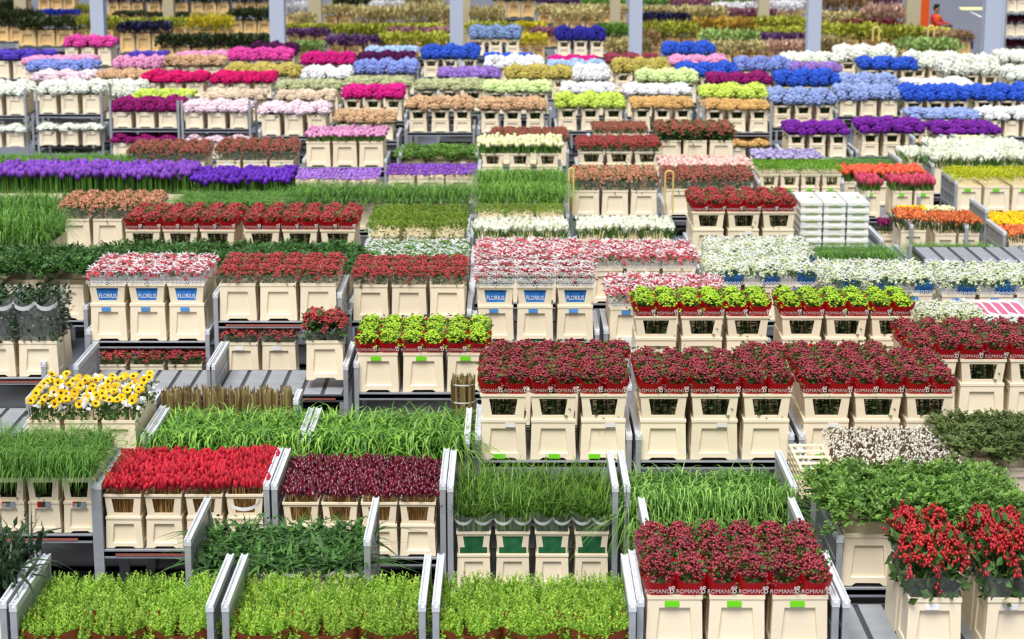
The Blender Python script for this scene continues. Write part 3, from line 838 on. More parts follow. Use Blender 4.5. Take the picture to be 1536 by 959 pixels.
def bunch(kind, c, x, y, z, sx, sy, sz, label, sleeve=None, front=True, group=None, nm=None):
    name, key, fn, h0, nb = KIND[kind]
    name = nm or name
    var = variants(key, fn)
    i = SERIAL[0]; SERIAL[0] += 1
    parts = var[i % len(var)]
    b = empty(name, (x, y, z), label, 'flowers', group)
    flip = math.pi if (i // 4) % 2 else 0
    for pn, me in parts.items():
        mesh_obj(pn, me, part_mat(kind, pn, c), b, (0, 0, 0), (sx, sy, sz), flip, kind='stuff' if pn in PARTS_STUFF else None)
    if kind == 'sunflower':
        r_ = random.Random(i)
        for q in range(9):
            hd = mesh_obj('flower_head', PETALS, fm('yellow', trans=.15), b, (sx * W0 * (((q % 3) - 1) * .33 + r_.uniform(-.05, .05)), sy * D0 * ((q // 3 - 1) * .3 + r_.uniform(-.05, .05)), .15 + r_.uniform(-.02, .03)))
            hd.rotation_euler = (r_.uniform(.2, 1.1), r_.uniform(-.5, .5), 0); hd.scale = (.8, .8, .8)
            mesh_obj('flower_disc', DISC, M_DISC, hd)
    if front and kind in FRINGE and not (kind == 'moss' and c != 'moss'):
        fr = variants('fringe_' + kind, FRINGE[kind], 2)[i % 2]['hanging_blades']
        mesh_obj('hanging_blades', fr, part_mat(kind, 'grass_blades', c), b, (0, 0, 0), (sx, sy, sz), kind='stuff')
    if sleeve in ('red', 'pinkred'):
        s = mesh_obj('sleeve', SLEEVE, M_PINKPAPER if (sleeve == 'pinkred' and i % 3 == 0 and not front) else M_RED, b, (0, 0, -.012), (sx * .94, sy * .94, .11 if front else .095))
        if front:
            mesh_obj('lettering', ROMANO_T, M_WHITEINK, s, (0, 0, 0))
            mesh_obj('flower_mark', CURL, M_WHITEINK, s, (.083, -.168, .42), (1, 1, 10))
    elif sleeve == 'brown':
        s = mesh_obj('sleeve', SLEEVE_WIDE, M_BROWN, b, (0, 0, -.02), (sx * .96, sy * .95, .175 if front else .07))
        if front:
            for q in (-1, 1):
                mesh_obj('lettering', MORD_T, M_CREAMINK, s, (q * .1, -.012, .62), (1, 1, 5.2))
    elif sleeve == 'clear' and nb == 2:
        mesh_obj('sleeve', SLEEVE, M_FILM, b, (0, 0, -.01), (sx * 1.02, sy * 1.02, sz * .2 * .62))
    elif sleeve == 'clear':
        mesh_obj('sleeve', SLEEVE_WIDE, M_FILM, b, (0, 0, -.02), (sx * .98, sy * .98, sz * h0 * .5))
        if front:
            for q in (-1, 1):
                mesh_obj('sleeve_edge', BAND, M_WHITEFILM, b, (q * .1 * sx, -.004, sz * h0 * .30), (sx * .95, sy, 1))
    elif sleeve == 'tall':
        mesh_obj('sleeve', SLEEVE_WIDE, M_FILM, b, (0, 0, -.02), (sx * .98, sy * .98, sz * h0 * .86))
        for q in (-1, 1):
            mesh_obj('sleeve_edge', BAND, M_WHITEFILM, b, (q * .105 * sx, -.014 * sy - .012, sz * h0 * .80), (sx * 1.02, sy * 1.08, 1.6))
    elif sleeve in ('print', 'blueprint'):
        mesh_obj('sleeve', SLEEVE, M_BLUEBAG if sleeve == 'blueprint' and i % 2 else M_WHITEFILM, b, (0, 0, -.012), (sx * .95, sy * .95, .09))
        if front:
            mesh_obj('film_rings', RINGS, M_WHITEINK, b, (0, -.03, .03), (sx, sy, 1))
    elif sleeve == 'hyper':
        mesh_obj('sleeve', SLEEVE, M_WHITEFILM, b, (0, 0, -.012), (sx * .9, sy * .9, .08))
        for z_ in ((.045, .11) if front else (.11,)):
            mesh_obj('lettering', HYP_T, M_WHITEINK, b, (0, -.014 + z_ * .1, z_), (sx, sy, 1))
        mesh_obj('film_rings', RINGS, M_WHITEINK, b, (0, -.008, .012), (sx, sy, 1))
    return b
def zwords(deep, k, a, j):
    w = (DEEPW[deep][a] + ' ' + POSW[k][j]).strip()
    return w
# loads whose buckets stand wholly behind other things in the photograph
HIDDEN = {
 'lime green plume stems at the bottom left corner',
 'lime green plume stems between two rails at bottom',
 'lime green plume stems left of the red-sleeved berries',
 'low leafy sprigs behind the nearest red-sleeved berries',
 'tall drooping pale grass in the centre right',
 'white budded willow twigs',
 'bright arching grass behind the scarlet spikes',
 'cut brown twigs before the bare decks',
 'extra leafy red berries behind the right red sleeves',
 'ferny foliage behind the blue-bagged pink berries',
 'ferny foliage behind the clear film red berries',
 'green and white filler behind clear film berries',
 'snow white sprays behind other white sprays',
 'soft grass at left edge just before the alliums',
 'low fresh grass before deep violet alliums',
 'olive moss left of centre, rear cart',
 'film-wrapped grass left of centre',
 'tall soft grass in the centre, front cart',
 'yellow blooms at the right edge',
 'deep violet alliums',
 'violet alliums, second block from left',
 'violet alliums at the left edge',
 'yellow lilies behind orange alstroemerias',
 'cream lilies behind orange alstroemerias',
 'tall soft grass in the centre, rear cart',
 'soft grass behind violet alliums',
 'soft grass at left edge behind alliums',
 'silvery lavender heads',
 'white lilies at the right edge',
 'low grass behind coral pincushions',
 'white lilies in the back row',
 'low green grass before orange lilies',
 'long soft grass at the left edge before alliums'}
def blk(d, xl, xr, yr, n=None, zc=None, k=3, deep=3, bt=(.40, 0), kind='berry', c='red_berry', h=.15, cart_=True, sleeve=None,
        tan=False, opts=None, fill=.92, dp=None, over=1.06, ctop=None, decks=(), panelled=(), cx=None, hidebuckets=False, edge=None, cw=None, cd=None, panels=True, name=None):
    """one cart load: k x deep buckets whose front rim runs from pixel xl to xr at height yr, row n"""
    zc = zc if zc is not None else row(n)
    L, R = at(xl, yr, zc), at(xr, yr, zc)
    pw = (R.x - L.x) / k
    dp = dp or (1.0 / max(deep, 3) if deep > 1 else .33)
    bh, ch = bt
    zr = L.z
    if zr - bh - ch < .26:
        bh = max(.12, zr - .26 - ch)
    zd = zr - bh - ch
    y0 = L.y
    opts = opts or {}
    nb = KIND[kind][4] if kind in KIND else 1
    for a in range(deep):
        for j in range(k):
            x = L.x + pw * (j + .5); y = y0 + dp * (a + .5)
            pos = zwords(deep, k, a, j)
            if not hidebuckets:
                add_bucket(x, y, zd, pw * fill, dp * fill, bh, ch, (pos + ' cream bucket under ' + d).strip(), opts, a == 0 and d not in HIDDEN and -20 < (xl + (xr - xl) * (j + .5) / k) < 1556, zc, tan)
            if kind == 'hydrangea':
                HYD_JOBS.append(dict(x=x, y=y, z=zr, pw=pw, dp=dp, h=h, c=c, label=(pos + ' bunch of ' + d).strip(), zc=zc, a=a))
                continue
            h0 = KIND[kind][3]
            for q in range(nb):
                xx = x + (q - (nb - 1) / 2) * pw / nb
                lab = ((pos if nb == 1 else zwords(deep, 2 * k, a, 2 * j + q)) + ' bunch of ' + d).strip()
                bunch(kind, c, xx, y, zr + .002, pw / W0 * over, dp / D0 * over, h / h0, lab[0].lower() + lab[1:], sleeve, a == 0, KIND[kind][0].replace('_', ' ') + ' of ' + d, name)
    if cart_:
        X = (L.x + R.x) / 2 if cx is None else cx
        tp = (zd + .1 if ctop == -1 else ctop) if ctop is not None else max(RAIL_Z, zd + .1)
        cart(X, y0 - .03, [zd] + list(decks), 'grey metal cart carrying ' + d, top=tp, panelled=panelled, edge=edge, w=cw or max(min(1.35, R.x - L.x + .16), R.x - L.x + .03, .5), d=cd or (1.02 if deep > 1 else dp + .06), panels=panels)
    BLOCKS.append((d, L.x, R.x, y0, zr, zd, (R.x - L.x) / k))
    return L, R, zd

# ------------------------------------------------------------------ the setting
fl = MB(); fl.box(-60, 60, -5, 160, -.2, 0)
M_FLOOR = mat('concrete_floor', (104, 108, 124), (88, 92, 108), rough=.55, by_attr=False, noise=.5, nscale=.6, obj_var=0)
f_ = mesh_obj('floor', fl.mesh('floor'), M_FLOOR); f_['kind'] = 'structure'; f_['label'] = 'smooth blue-grey concrete hall floor'
ORD = ['first', 'second', 'third', 'fourth', 'fifth', 'sixth']
M_PIL = mat('pale_blue_paint', (182, 191, 210), (170, 180, 198), rough=.5, by_attr=False, noise=.3, nscale=2, obj_var=.03)
M_PIL2 = mat('khaki_paint', (186, 176, 146), (168, 158, 128), rough=.6, by_attr=False, noise=.3, nscale=2, obj_var=.03)
def pillar(px0, px1, zc, m, label, group, seam=True):
    a, b = at(px0, 60, zc), at(px1, 60, zc); w = b.x - a.x; x = (a.x + b.x) / 2; y = at(px0, 60, zc).y
    p = empty('hall_pillar', (x, y, 0), label, 'pillar', group)
    mb = MB()                                   # H-section column: two flanges and a web, boxed front
    mb.box(-w/2, w/2, -.02, .02, 0, 9); mb.box(-w/2, w/2, .36, .40, 0, 9); mb.box(-.02, .02, .02, .36, 0, 9)
    mesh_obj('column', mb.mesh('column'), m, p)
    mp = MB(); mp.box(-w/2 - .06, w/2 + .06, -.08, .46, 0, .03); mesh_obj('base_plate', mp.mesh('base_plate'), M_STEEL, p)
    if seam:
        mc = MB(); mc.box(-.03, .03, -.07, -.02, .1, 9); mesh_obj('cable_duct', mc.mesh('cable_duct'), m, p, (w * .5 - .02, 0, 0))
    return p
for i, (a, b) in enumerate([(137, 157), (405, 427), (675, 694), (944, 963), (1211, 1231), (1476, 1504)]):
    pillar(a, b, 55.5, M_PIL, '%s pale blue steel pillar from the left, of the nearer row' % ORD[i], 'near pillars', i in (1, 2, 5))
for i, (a, b) in enumerate([(24, 42), (246, 262), (463, 483), (692, 706), (915, 930), (1137, 1153), (1358, 1379)]):
    pillar(a, b, 68.7, M_PIL2, '%s khaki steel pillar from the left, of the farther row' % (ORD + ['seventh'])[i], 'far pillars', False)

# ------------------------------------------------------------------ the cart loads, nearest rows first (pixels of the photograph, row, load)
# row 0
blk('lime green plume stems at the bottom left corner', 25, 318, 985, 0, kind='plume', c='plume', h=.25, sleeve='brown', over=1.05)
blk('lime green plume stems between two rails at bottom', 340, 635, 985, 0, kind='plume', c='plume', h=.25, sleeve='brown', over=1.05)
blk('lime green plume stems left of the red-sleeved berries', 656, 946, 985, 0, kind='plume', c='plume', h=.25, sleeve='brown', over=1.05)
blk('red berries in red sleeves nearest the bottom edge', 966, 1248, 895, 0, kind='berrys', c='crimson_berry', h=.22, sleeve='pinkred', opts=dict(lab='g'))
RH = dict(kind='berrybig', c='rosehip', h=.42, sleeve='clear', cart_=False, opts=dict(lab='w'))
_, R_, zd0 = blk('bright red rosehips beside the bare deck', 1360, 1450, 900, 0, k=1, deep=2, dp=.42, **RH)
blk('bright red rosehips in the bottom right corner', 1478, 1568, 900, 0, k=1, deep=2, dp=.42, **RH)
p0 = at(1415, 900, row(0))
cart(p0.x, p0.y - .04, [zd0], 'grey metal cart with bare ribbed deck at bottom right', panelled=(0,))
blk('dark broad leaves at the lower left edge', -70, 28, 915, .25, k=1, deep=2, dp=.4, kind='darkleaf', c='darkleaf', h=.5, cart_=False)
p0 = at(-140, 915, row(0)); cart(p0.x, p0.y - .04, [p0.z - .4], 'grey metal cart with dark leaves at lower left edge')
# row 1
blk('dark mixed greens in white-edged sleeves', 286, 550, 872, 1, kind='darkleaf', c='darkfern', h=.2, sleeve='clear')
blk('low leafy sprigs behind the nearest red-sleeved berries', 985, 1200, 878, 1, kind='fern', c='fern', h=.12)
blk('bushy ferny foliage right of the tall grass', 1262, 1524, 803, 1, kind='fern', c='fern', h=.27, over=1.16)
# row 2
blk('fine grass above white crates at the left edge', -122, 142, 718, 2, k=5, bt=(.26, .2), kind='blades_soft', c='softgrass', h=.22, opts=dict(lab='m'), edge=M_EDGE)
blk('scarlet velvet flower spikes', 153, 396, 743, 2, k=4, bt=(.26, .19), kind='redspike', c='redspike', h=.1, opts=dict(wstem=True), edge=M_EDGE, over=1.0, cw=1.38)
blk('dark wine red flower spikes', 421, 656, 755, 2, k=4, bt=(.26, .19), kind='wine', c='wine', h=.1, opts=dict(wstem=True), over=1.0, cw=1.38)
blk('broad green blades over four narrow stools', 680, 918, 800, 2, k=4, bt=(.27, .19), fill=.86, kind='blades_mid', c='midgrass', h=.32, sleeve='clear', opts=dict(gbag=True))
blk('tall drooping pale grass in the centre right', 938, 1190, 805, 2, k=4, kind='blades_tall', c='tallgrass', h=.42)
blk('white budded willow twigs', 1262, 1440, 735, 2.1, k=2, kind='willow', c='willow', h=.26, cx=at(1325, 735, row(2)).x)
blk('olive shrubby foliage at the right edge', 1440, 1690, 703, 2.2, k=4, kind='shrub', c='shrub', h=.22, bt=(.36, 0))
# row 3
blk('yellow sunflowers in printed film', 36, 205, 632, 3, k=3, bt=(.36, 0), kind='sunflower', c='yellow', h=.16)
blk('bright arching grass behind the scarlet spikes', 222, 452, 692, 3, kind='blades_lush', c='lushgrass', h=.26)
blk('bright arching grass behind the dark wine spikes', 462, 702, 694, 3, kind='blades_lush', c='lushgrass', h=.26)
BR = dict(name='sleeved_berry_bunch', kind='berrys', c='crimson_berry', h=.19, sleeve='pinkred', bt=(.36, .23))
blk('dark red berries in red sleeves above the green blades', 718, 943, 592, 3, opts=dict(lab='gl', slip=True), **BR)
blk('dark red berries in red sleeves above the tall drooping grass', 957, 1190, 592, 3, opts=dict(slip=True), **BR)
blk('dark red berries in red sleeves behind the white willow', 1203, 1434, 592, 3, opts=dict(lab='gl', slip=True), **BR)
blk('dark red berries in red sleeves at the right edge', 1365, 1588, 540, 4.0, opts=dict(lab='gl'), **BR)
# row 4
blk('cut brown twigs before the bare decks', 238, 440, 645, 4, deep=1, kind='twig', c='twig', h=.36)
blk('extra dark red berries behind the centre red sleeves', 735, 945, 548, 4.3, deep=1, dp=.3, **BR)
blk('extra leafy red berries behind the right red sleeves', 1115, 1330, 550, 4.3, deep=1, dp=.3, **BR)
q = at(-62, 640, row(4)); cart(q.x, q.y, [q.z - .1], 'grey metal cart with bare deck at the left edge', panelled=(0,))
# row 5
LB = dict(name='lime_berry_bunch', kind='berrys', c='lime_berry', h=.18, sleeve='red')
blk('lime green berries in red sleeves behind the arching grass', 533, 735, 530, 5, opts=dict(lab='g'), **LB)
blk('lime green berries in red sleeves right of centre', 950, 1157, 475, 5, deep=2, bt=(.38, .22), **LB)
blk('lime green berries in red sleeves, the rightmost', 1170, 1372, 475, 5, deep=2, bt=(.38, .22), **LB)
blk('dark greenery in tall printed film at the left', -42, 88, 513, 5, k=2, deep=2, bt=(.36, 0), kind='wrapped', c='darkleaf', h=.46, sleeve='tall', edge=M_EDGE, cx=at(-10, 513, row(5)).x)
blk('red berries alone on the half bare deck', 455, 517, 512, 5.05, k=1, deep=1, kind='berrybig', c='red_berry', h=.28, sleeve='clear', cart_=False)
for (px, lab) in ((216, 'grey metal cart with bare ribbed deck below the blue-bagged buckets'), (420, 'half bare ribbed cart holding one bucket of red berries')):
    q = at(px, 592, row(5)); cart(q.x, q.y - .03, [q.z], lab, panelled=(0,), edge=M_EDGE)
# row 6
PK = dict(kind='printed', sleeve='print', bt=(.40, .21), h=.15)
blk('pink berries in printed film above blue bags, left side', 130, 308, 427, 6, c='pink_berry', opts=dict(bag=True, lab='b'), cw=1.3, **PK)
blk('small red berries on the lower deck, left side', 134, 305, 548, 6.05, deep=1, kind='berry', c='red_berry', h=.13, cart_=False, bt=(.3, 0))
blk('red berries in clear film above a double deck', 325, 507, 426, 6, kind='berry', c='red_berry', h=.16, sleeve='clear', edge=M_EDGE, ctop=1.75)
blk('red berries on the lower deck behind the bare one', 333, 446, 515, 6.05, k=2, deep=1, kind='berry', c='red_berry', h=.14, cart_=False, sleeve='clear', opts=dict(lab='w'))
blk('red berries in clear film left of the lettered sleeves', 527, 700, 428, 6.6, kind='berry', c='red_berry', h=.16, sleeve='clear')
blk('berries in white lettered film above blue bags, centre', 713, 893, 430, 6, c='red_berry', kind='printed', bt=(.38, .21), h=.15, sleeve='hyper', opts=dict(bag=True, lab='b'))
blk('pink berries in printed film behind the lime berries', 912, 1092, 462, 6.1, c='pink_berry', opts=dict(lab='b'), kind='printed', bt=(.38, 0), h=.18, sleeve='print')
blk('ferny foliage at the left edge behind printed film', -60, 128, 428, 7, kind='fern', c='darkfern', h=.28)
blk('ferny foliage behind the blue-bagged pink berries', 135, 328, 422, 7.2, kind='fern', c='darkfern', h=.28)
blk('ferny foliage behind the clear film red berries', 335, 525, 420, 7.2, kind='fern', c='darkfern', h=.26)
blk('green and white filler behind clear film berries', 545, 702, 402, 7.9, c='lushgrass', kind='printed', h=.16, sleeve='print')
blk('pink berries in printed film behind the lettered sleeves', 713, 876, 402, 7.3, c='pink_berry', kind='printed', h=.17, sleeve='print')
blk('pink berries in printed film right of centre', 882, 1047, 404, 7.4, c='pink_berry', kind='printed', h=.17, sleeve='print')
SN = dict(kind='printed', c='snow', h=.2, sleeve='blueprint')
blk('snow white sprays left of the white boxes front', 1060, 1225, 428, 7.0, opts=dict(lab='b'), **SN)
blk('snow white sprays behind other white sprays', 1062, 1222, 402, 8.1, **SN)
blk('white and green sprays in front of bare dark deck', 1236, 1402, 441, 7, kind='printed', c='snow', h=.2, sleeve='blueprint', opts=dict(lab='b'))
blk('white and green sprays at the right edge', 1410, 1580, 443, 7.05, kind='printed', c='snow', h=.2, sleeve='blueprint', opts=dict(lab='b'))
blk('crumpled clear film bundle right of lime berries', 1382, 1480, 487, 5.5, k=2, deep=2, kind='printed', c='snow', h=.12)
# row 8..11
RR = dict(name='sleeved_berry_bunch', kind='berrys', c='red_berry', h=.18, sleeve='red', bt=(.36, .23))
blk('red berries in red sleeves before the violet alliums', 186, 354, 345, 8.5, **RR)
blk('red berries in red sleeves before the deep violet alliums', 364, 535, 345, 8.5, **RR)
blk('long soft grass at the left edge before alliums', -85, 78, 368, 9, kind='blades_soft', c='softgrass', h=.42)
blk('white tulips in the centre', 714, 850, 362, 9, deep=2, kind='tulip', c='white_bloom', h=.2, cw=1.25)
blk('white tulips right of centre', 868, 1010, 360, 9, deep=2, kind='tulip', c='white_bloom', h=.2)
blk('olive moss behind clear film berries', 552, 698, 354, 9.8, kind='moss', c='moss', h=.14)
blk('peach berries in dark film at the left', 87, 234, 329, 10.2, kind='berry', c='peach_berry', h=.24, sleeve='clear')
blk('red berries in red sleeves left of the white boxes', 1037, 1195, 318, 9.7, opts=dict(slip=True), **RR)
blk('low green grass before the white boxes', 1228, 1345, 390, 9.1, kind='blades_soft', c='softgrass', h=.1, deep=2)
blk('low green grass before orange lilies', 1372, 1505, 388, 9.1, kind='blades_soft', c='softgrass', h=.1, deep=2)
blk('low fresh grass before deep violet alliums', 258, 412, 312, 10.6, kind='blades_soft', c='softgrass', h=.1)
blk('orange alstroemerias, single bucket', 1350, 1392, 346, 11, k=1, deep=2, kind='bloom', c='alstro', h=.22, cart_=False)
blk('orange alstroemerias, bucket pair', 1402, 1472, 351, 11, k=2, deep=2, kind='bloom', c='alstro', h=.22, cx=at(1408, 350, row(11)).x)
blk('plum flowers beside orange alstroemerias', 1320, 1350, 352, 11.6, k=1, deep=1, kind='bloom', c='plum', h=.2, cart_=False)
blk('yellow lilies behind orange alstroemerias', 1350, 1390, 325, 12.3, k=1, deep=1, kind='bloom', c='yellow', h=.12, cart_=False)
blk('cream lilies behind orange alstroemerias', 1392, 1432, 325, 12.3, k=1, deep=1, kind='bloom', c='creamy', h=.12, cart_=False)
blk('orange carnations at the right edge', 1512, 1600, 366, 10.6, k=2, deep=2, kind='bloom', c='alstro', h=.16)
blk('yellow blooms at the right edge', 1478, 1615, 350, 12, kind='bloom', c='yellow', h=.16)
blk('film-wrapped grass below the pale lilac carpet', 424, 564, 305, 11.6, kind='blades_soft', c='softgrass', h=.22, sleeve='clear')
blk('film-wrapped grass left of centre', 570, 704, 306, 11.6, kind='blades_soft', c='softgrass', h=.22, sleeve='clear')
blk('tall soft grass in the centre, front cart', 716, 848, 306, 11.6, kind='blades_soft', c='lushgrass', h=.25)
blk('olive moss behind the centre white tulips', 714, 846, 326, 10.4, kind='moss', c='moss', h=.08, deep=2)
blk('soft grass at left edge just before the alliums', -82, 76, 334, 10.3, kind='blades_soft', c='softgrass', h=.36)
blk('olive moss left of centre, rear cart', 558, 698, 338, 10.65, kind='moss', c='moss', h=.12)
# row 12..
blk('violet alliums at the left edge', -5, 146, 291, 12, kind='allium', c='violet', h=.36)
blk('violet alliums, second block from left', 142, 283, 292, 12.1, kind='allium', c='violet', h=.36)
blk('deep violet alliums', 288, 434, 297, 12, kind='allium', c='deepviolet', h=.32)
blk('tall soft grass in the centre, rear cart', 718, 846, 287, 12.9, kind='blades_soft', c='lushgrass', h=.3)
blk('pale lilac carpet blossoms', 432, 566, 273, 13.2, kind='carpet', c='lilac', h=.07)
blk('lilac carpet blossoms in a steel frame', 580, 712, 266, 13.4, kind='carpet', c='violet', h=.07)
blk('peach roses in film right of centre', 858, 988, 286, 13, kind='berry', c='peach_berry', h=.25, sleeve='clear')
blk('rust berries in film behind red sleeves', 996, 1132, 284, 12.4, kind='berry', c='rust_berry', h=.22, sleeve='clear')
blk('blush pink buttons', 994, 1128, 262, 13.7, kind='smallball', c='pinkball', h=.17)
blk('silvery lavender heads', 1136, 1234, 246, 15, kind='smallball', c='silver', h=.12, k=2)
blk('flat bright green moss over four stools', 1138, 1264, 262, 14, k=4, bt=(.28, .2), kind='moss', c='mossgreen', h=.1, opts=dict(lab='g'))
blk('crimson proteas, left bucket', 1292, 1323, 287, 13, k=1, deep=2, dp=.3, kind='protea', c='protea', h=.2, cart_=False, opts=dict(lab='g'))
blk('crimson proteas, bucket pair', 1338, 1403, 287, 13, k=2, deep=2, dp=.3, kind='protea', c='protea', h=.2, cx=at(1340, 287, row(13)).x, opts=dict(lab='g'))
blk('coral pincushion blooms behind proteas', 1262, 1388, 273, 14.2, kind='smallball', c='orange_bloom', h=.2, deep=2)
blk('yellow green spurge at the right edge', 1433, 1560, 280, 14, kind='moss', c='limeyellow', h=.18, opts=dict(lab='g'))
blk('low grass behind coral pincushions', 1228, 1350, 256, 15.8, kind='blades_soft', c='softgrass', h=.1)
blk('white lilies at the right edge', 1398, 1545, 254, 15.4, kind='tulip', c='white_bloom', h=.26)
blk('white lilies, smaller block to the left', 1362, 1394, 246, 15.9, k=1, kind='tulip', c='white_bloom', h=.18, cart_=False)
blk('white lilies in the back row', 1400, 1540, 238, 16.8, kind='tulip', c='white_bloom', h=.24)
blk('soft grass behind violet alliums', 62, 188, 256, 14.2, kind='blades_soft', c='softgrass', h=.2)
blk('soft grass at left edge behind alliums', -75, 52, 256, 14.2, kind='blades_soft', c='softgrass', h=.2)
blk('rust roses in film behind violet alliums', 190, 308, 244, 14.6, kind='berry', c='rust_berry', h=.25, sleeve='clear', opts=dict(lab='w'))
blk('brick roses in film behind deep violet alliums', 322, 442, 241, 14.6, kind='berry', c='rust_berry', h=.25, sleeve='clear', opts=dict(lab='w'))
blk('pink lilac buttons over three cream buckets', 457, 576, 213, 14.6, kind='smallball', c='pinklilac', h=.14)
blk('cream stocks over three stools', 718, 842, 231, 15, bt=(.26, .2), fill=.8, kind='smallball', c='creamy', h=.2)
blk('red roses over three stools', 866, 992, 228, 15.2, bt=(.26, .2), kind='berry', c='red_berry', h=.16, over=1.1)
blk('rust heads with green foliage over buckets', 985, 1102, 211, 16, kind='berrybig', c='rust_berry', h=.24)
blk('red roses behind cream stocks', 736, 852, 214, 16.6, kind='berry', c='rust_berry', h=.16)
blk('leafy green plants on a low deck, left of centre', 602, 714, 243, 16.4, kind='fern', c='fern', h=.18)
blk('sage filler behind red roses', 890, 972, 201, 17.6, k=2, kind='berry', c='rust_berry', h=.12)
blk('tan buds before purple hydrangeas', 1374, 1412, 224, 18.0, k=1, deep=1, kind='smallball', c='tanbud', h=.16, cd=.4, cw=.6)
blk('white buds in a slatted crate', 1436, 1476, 215, 18.0, k=1, deep=1, kind='smallball', c='creamy', h=.12, bt=(.2, 0), cd=.4, cw=.6)
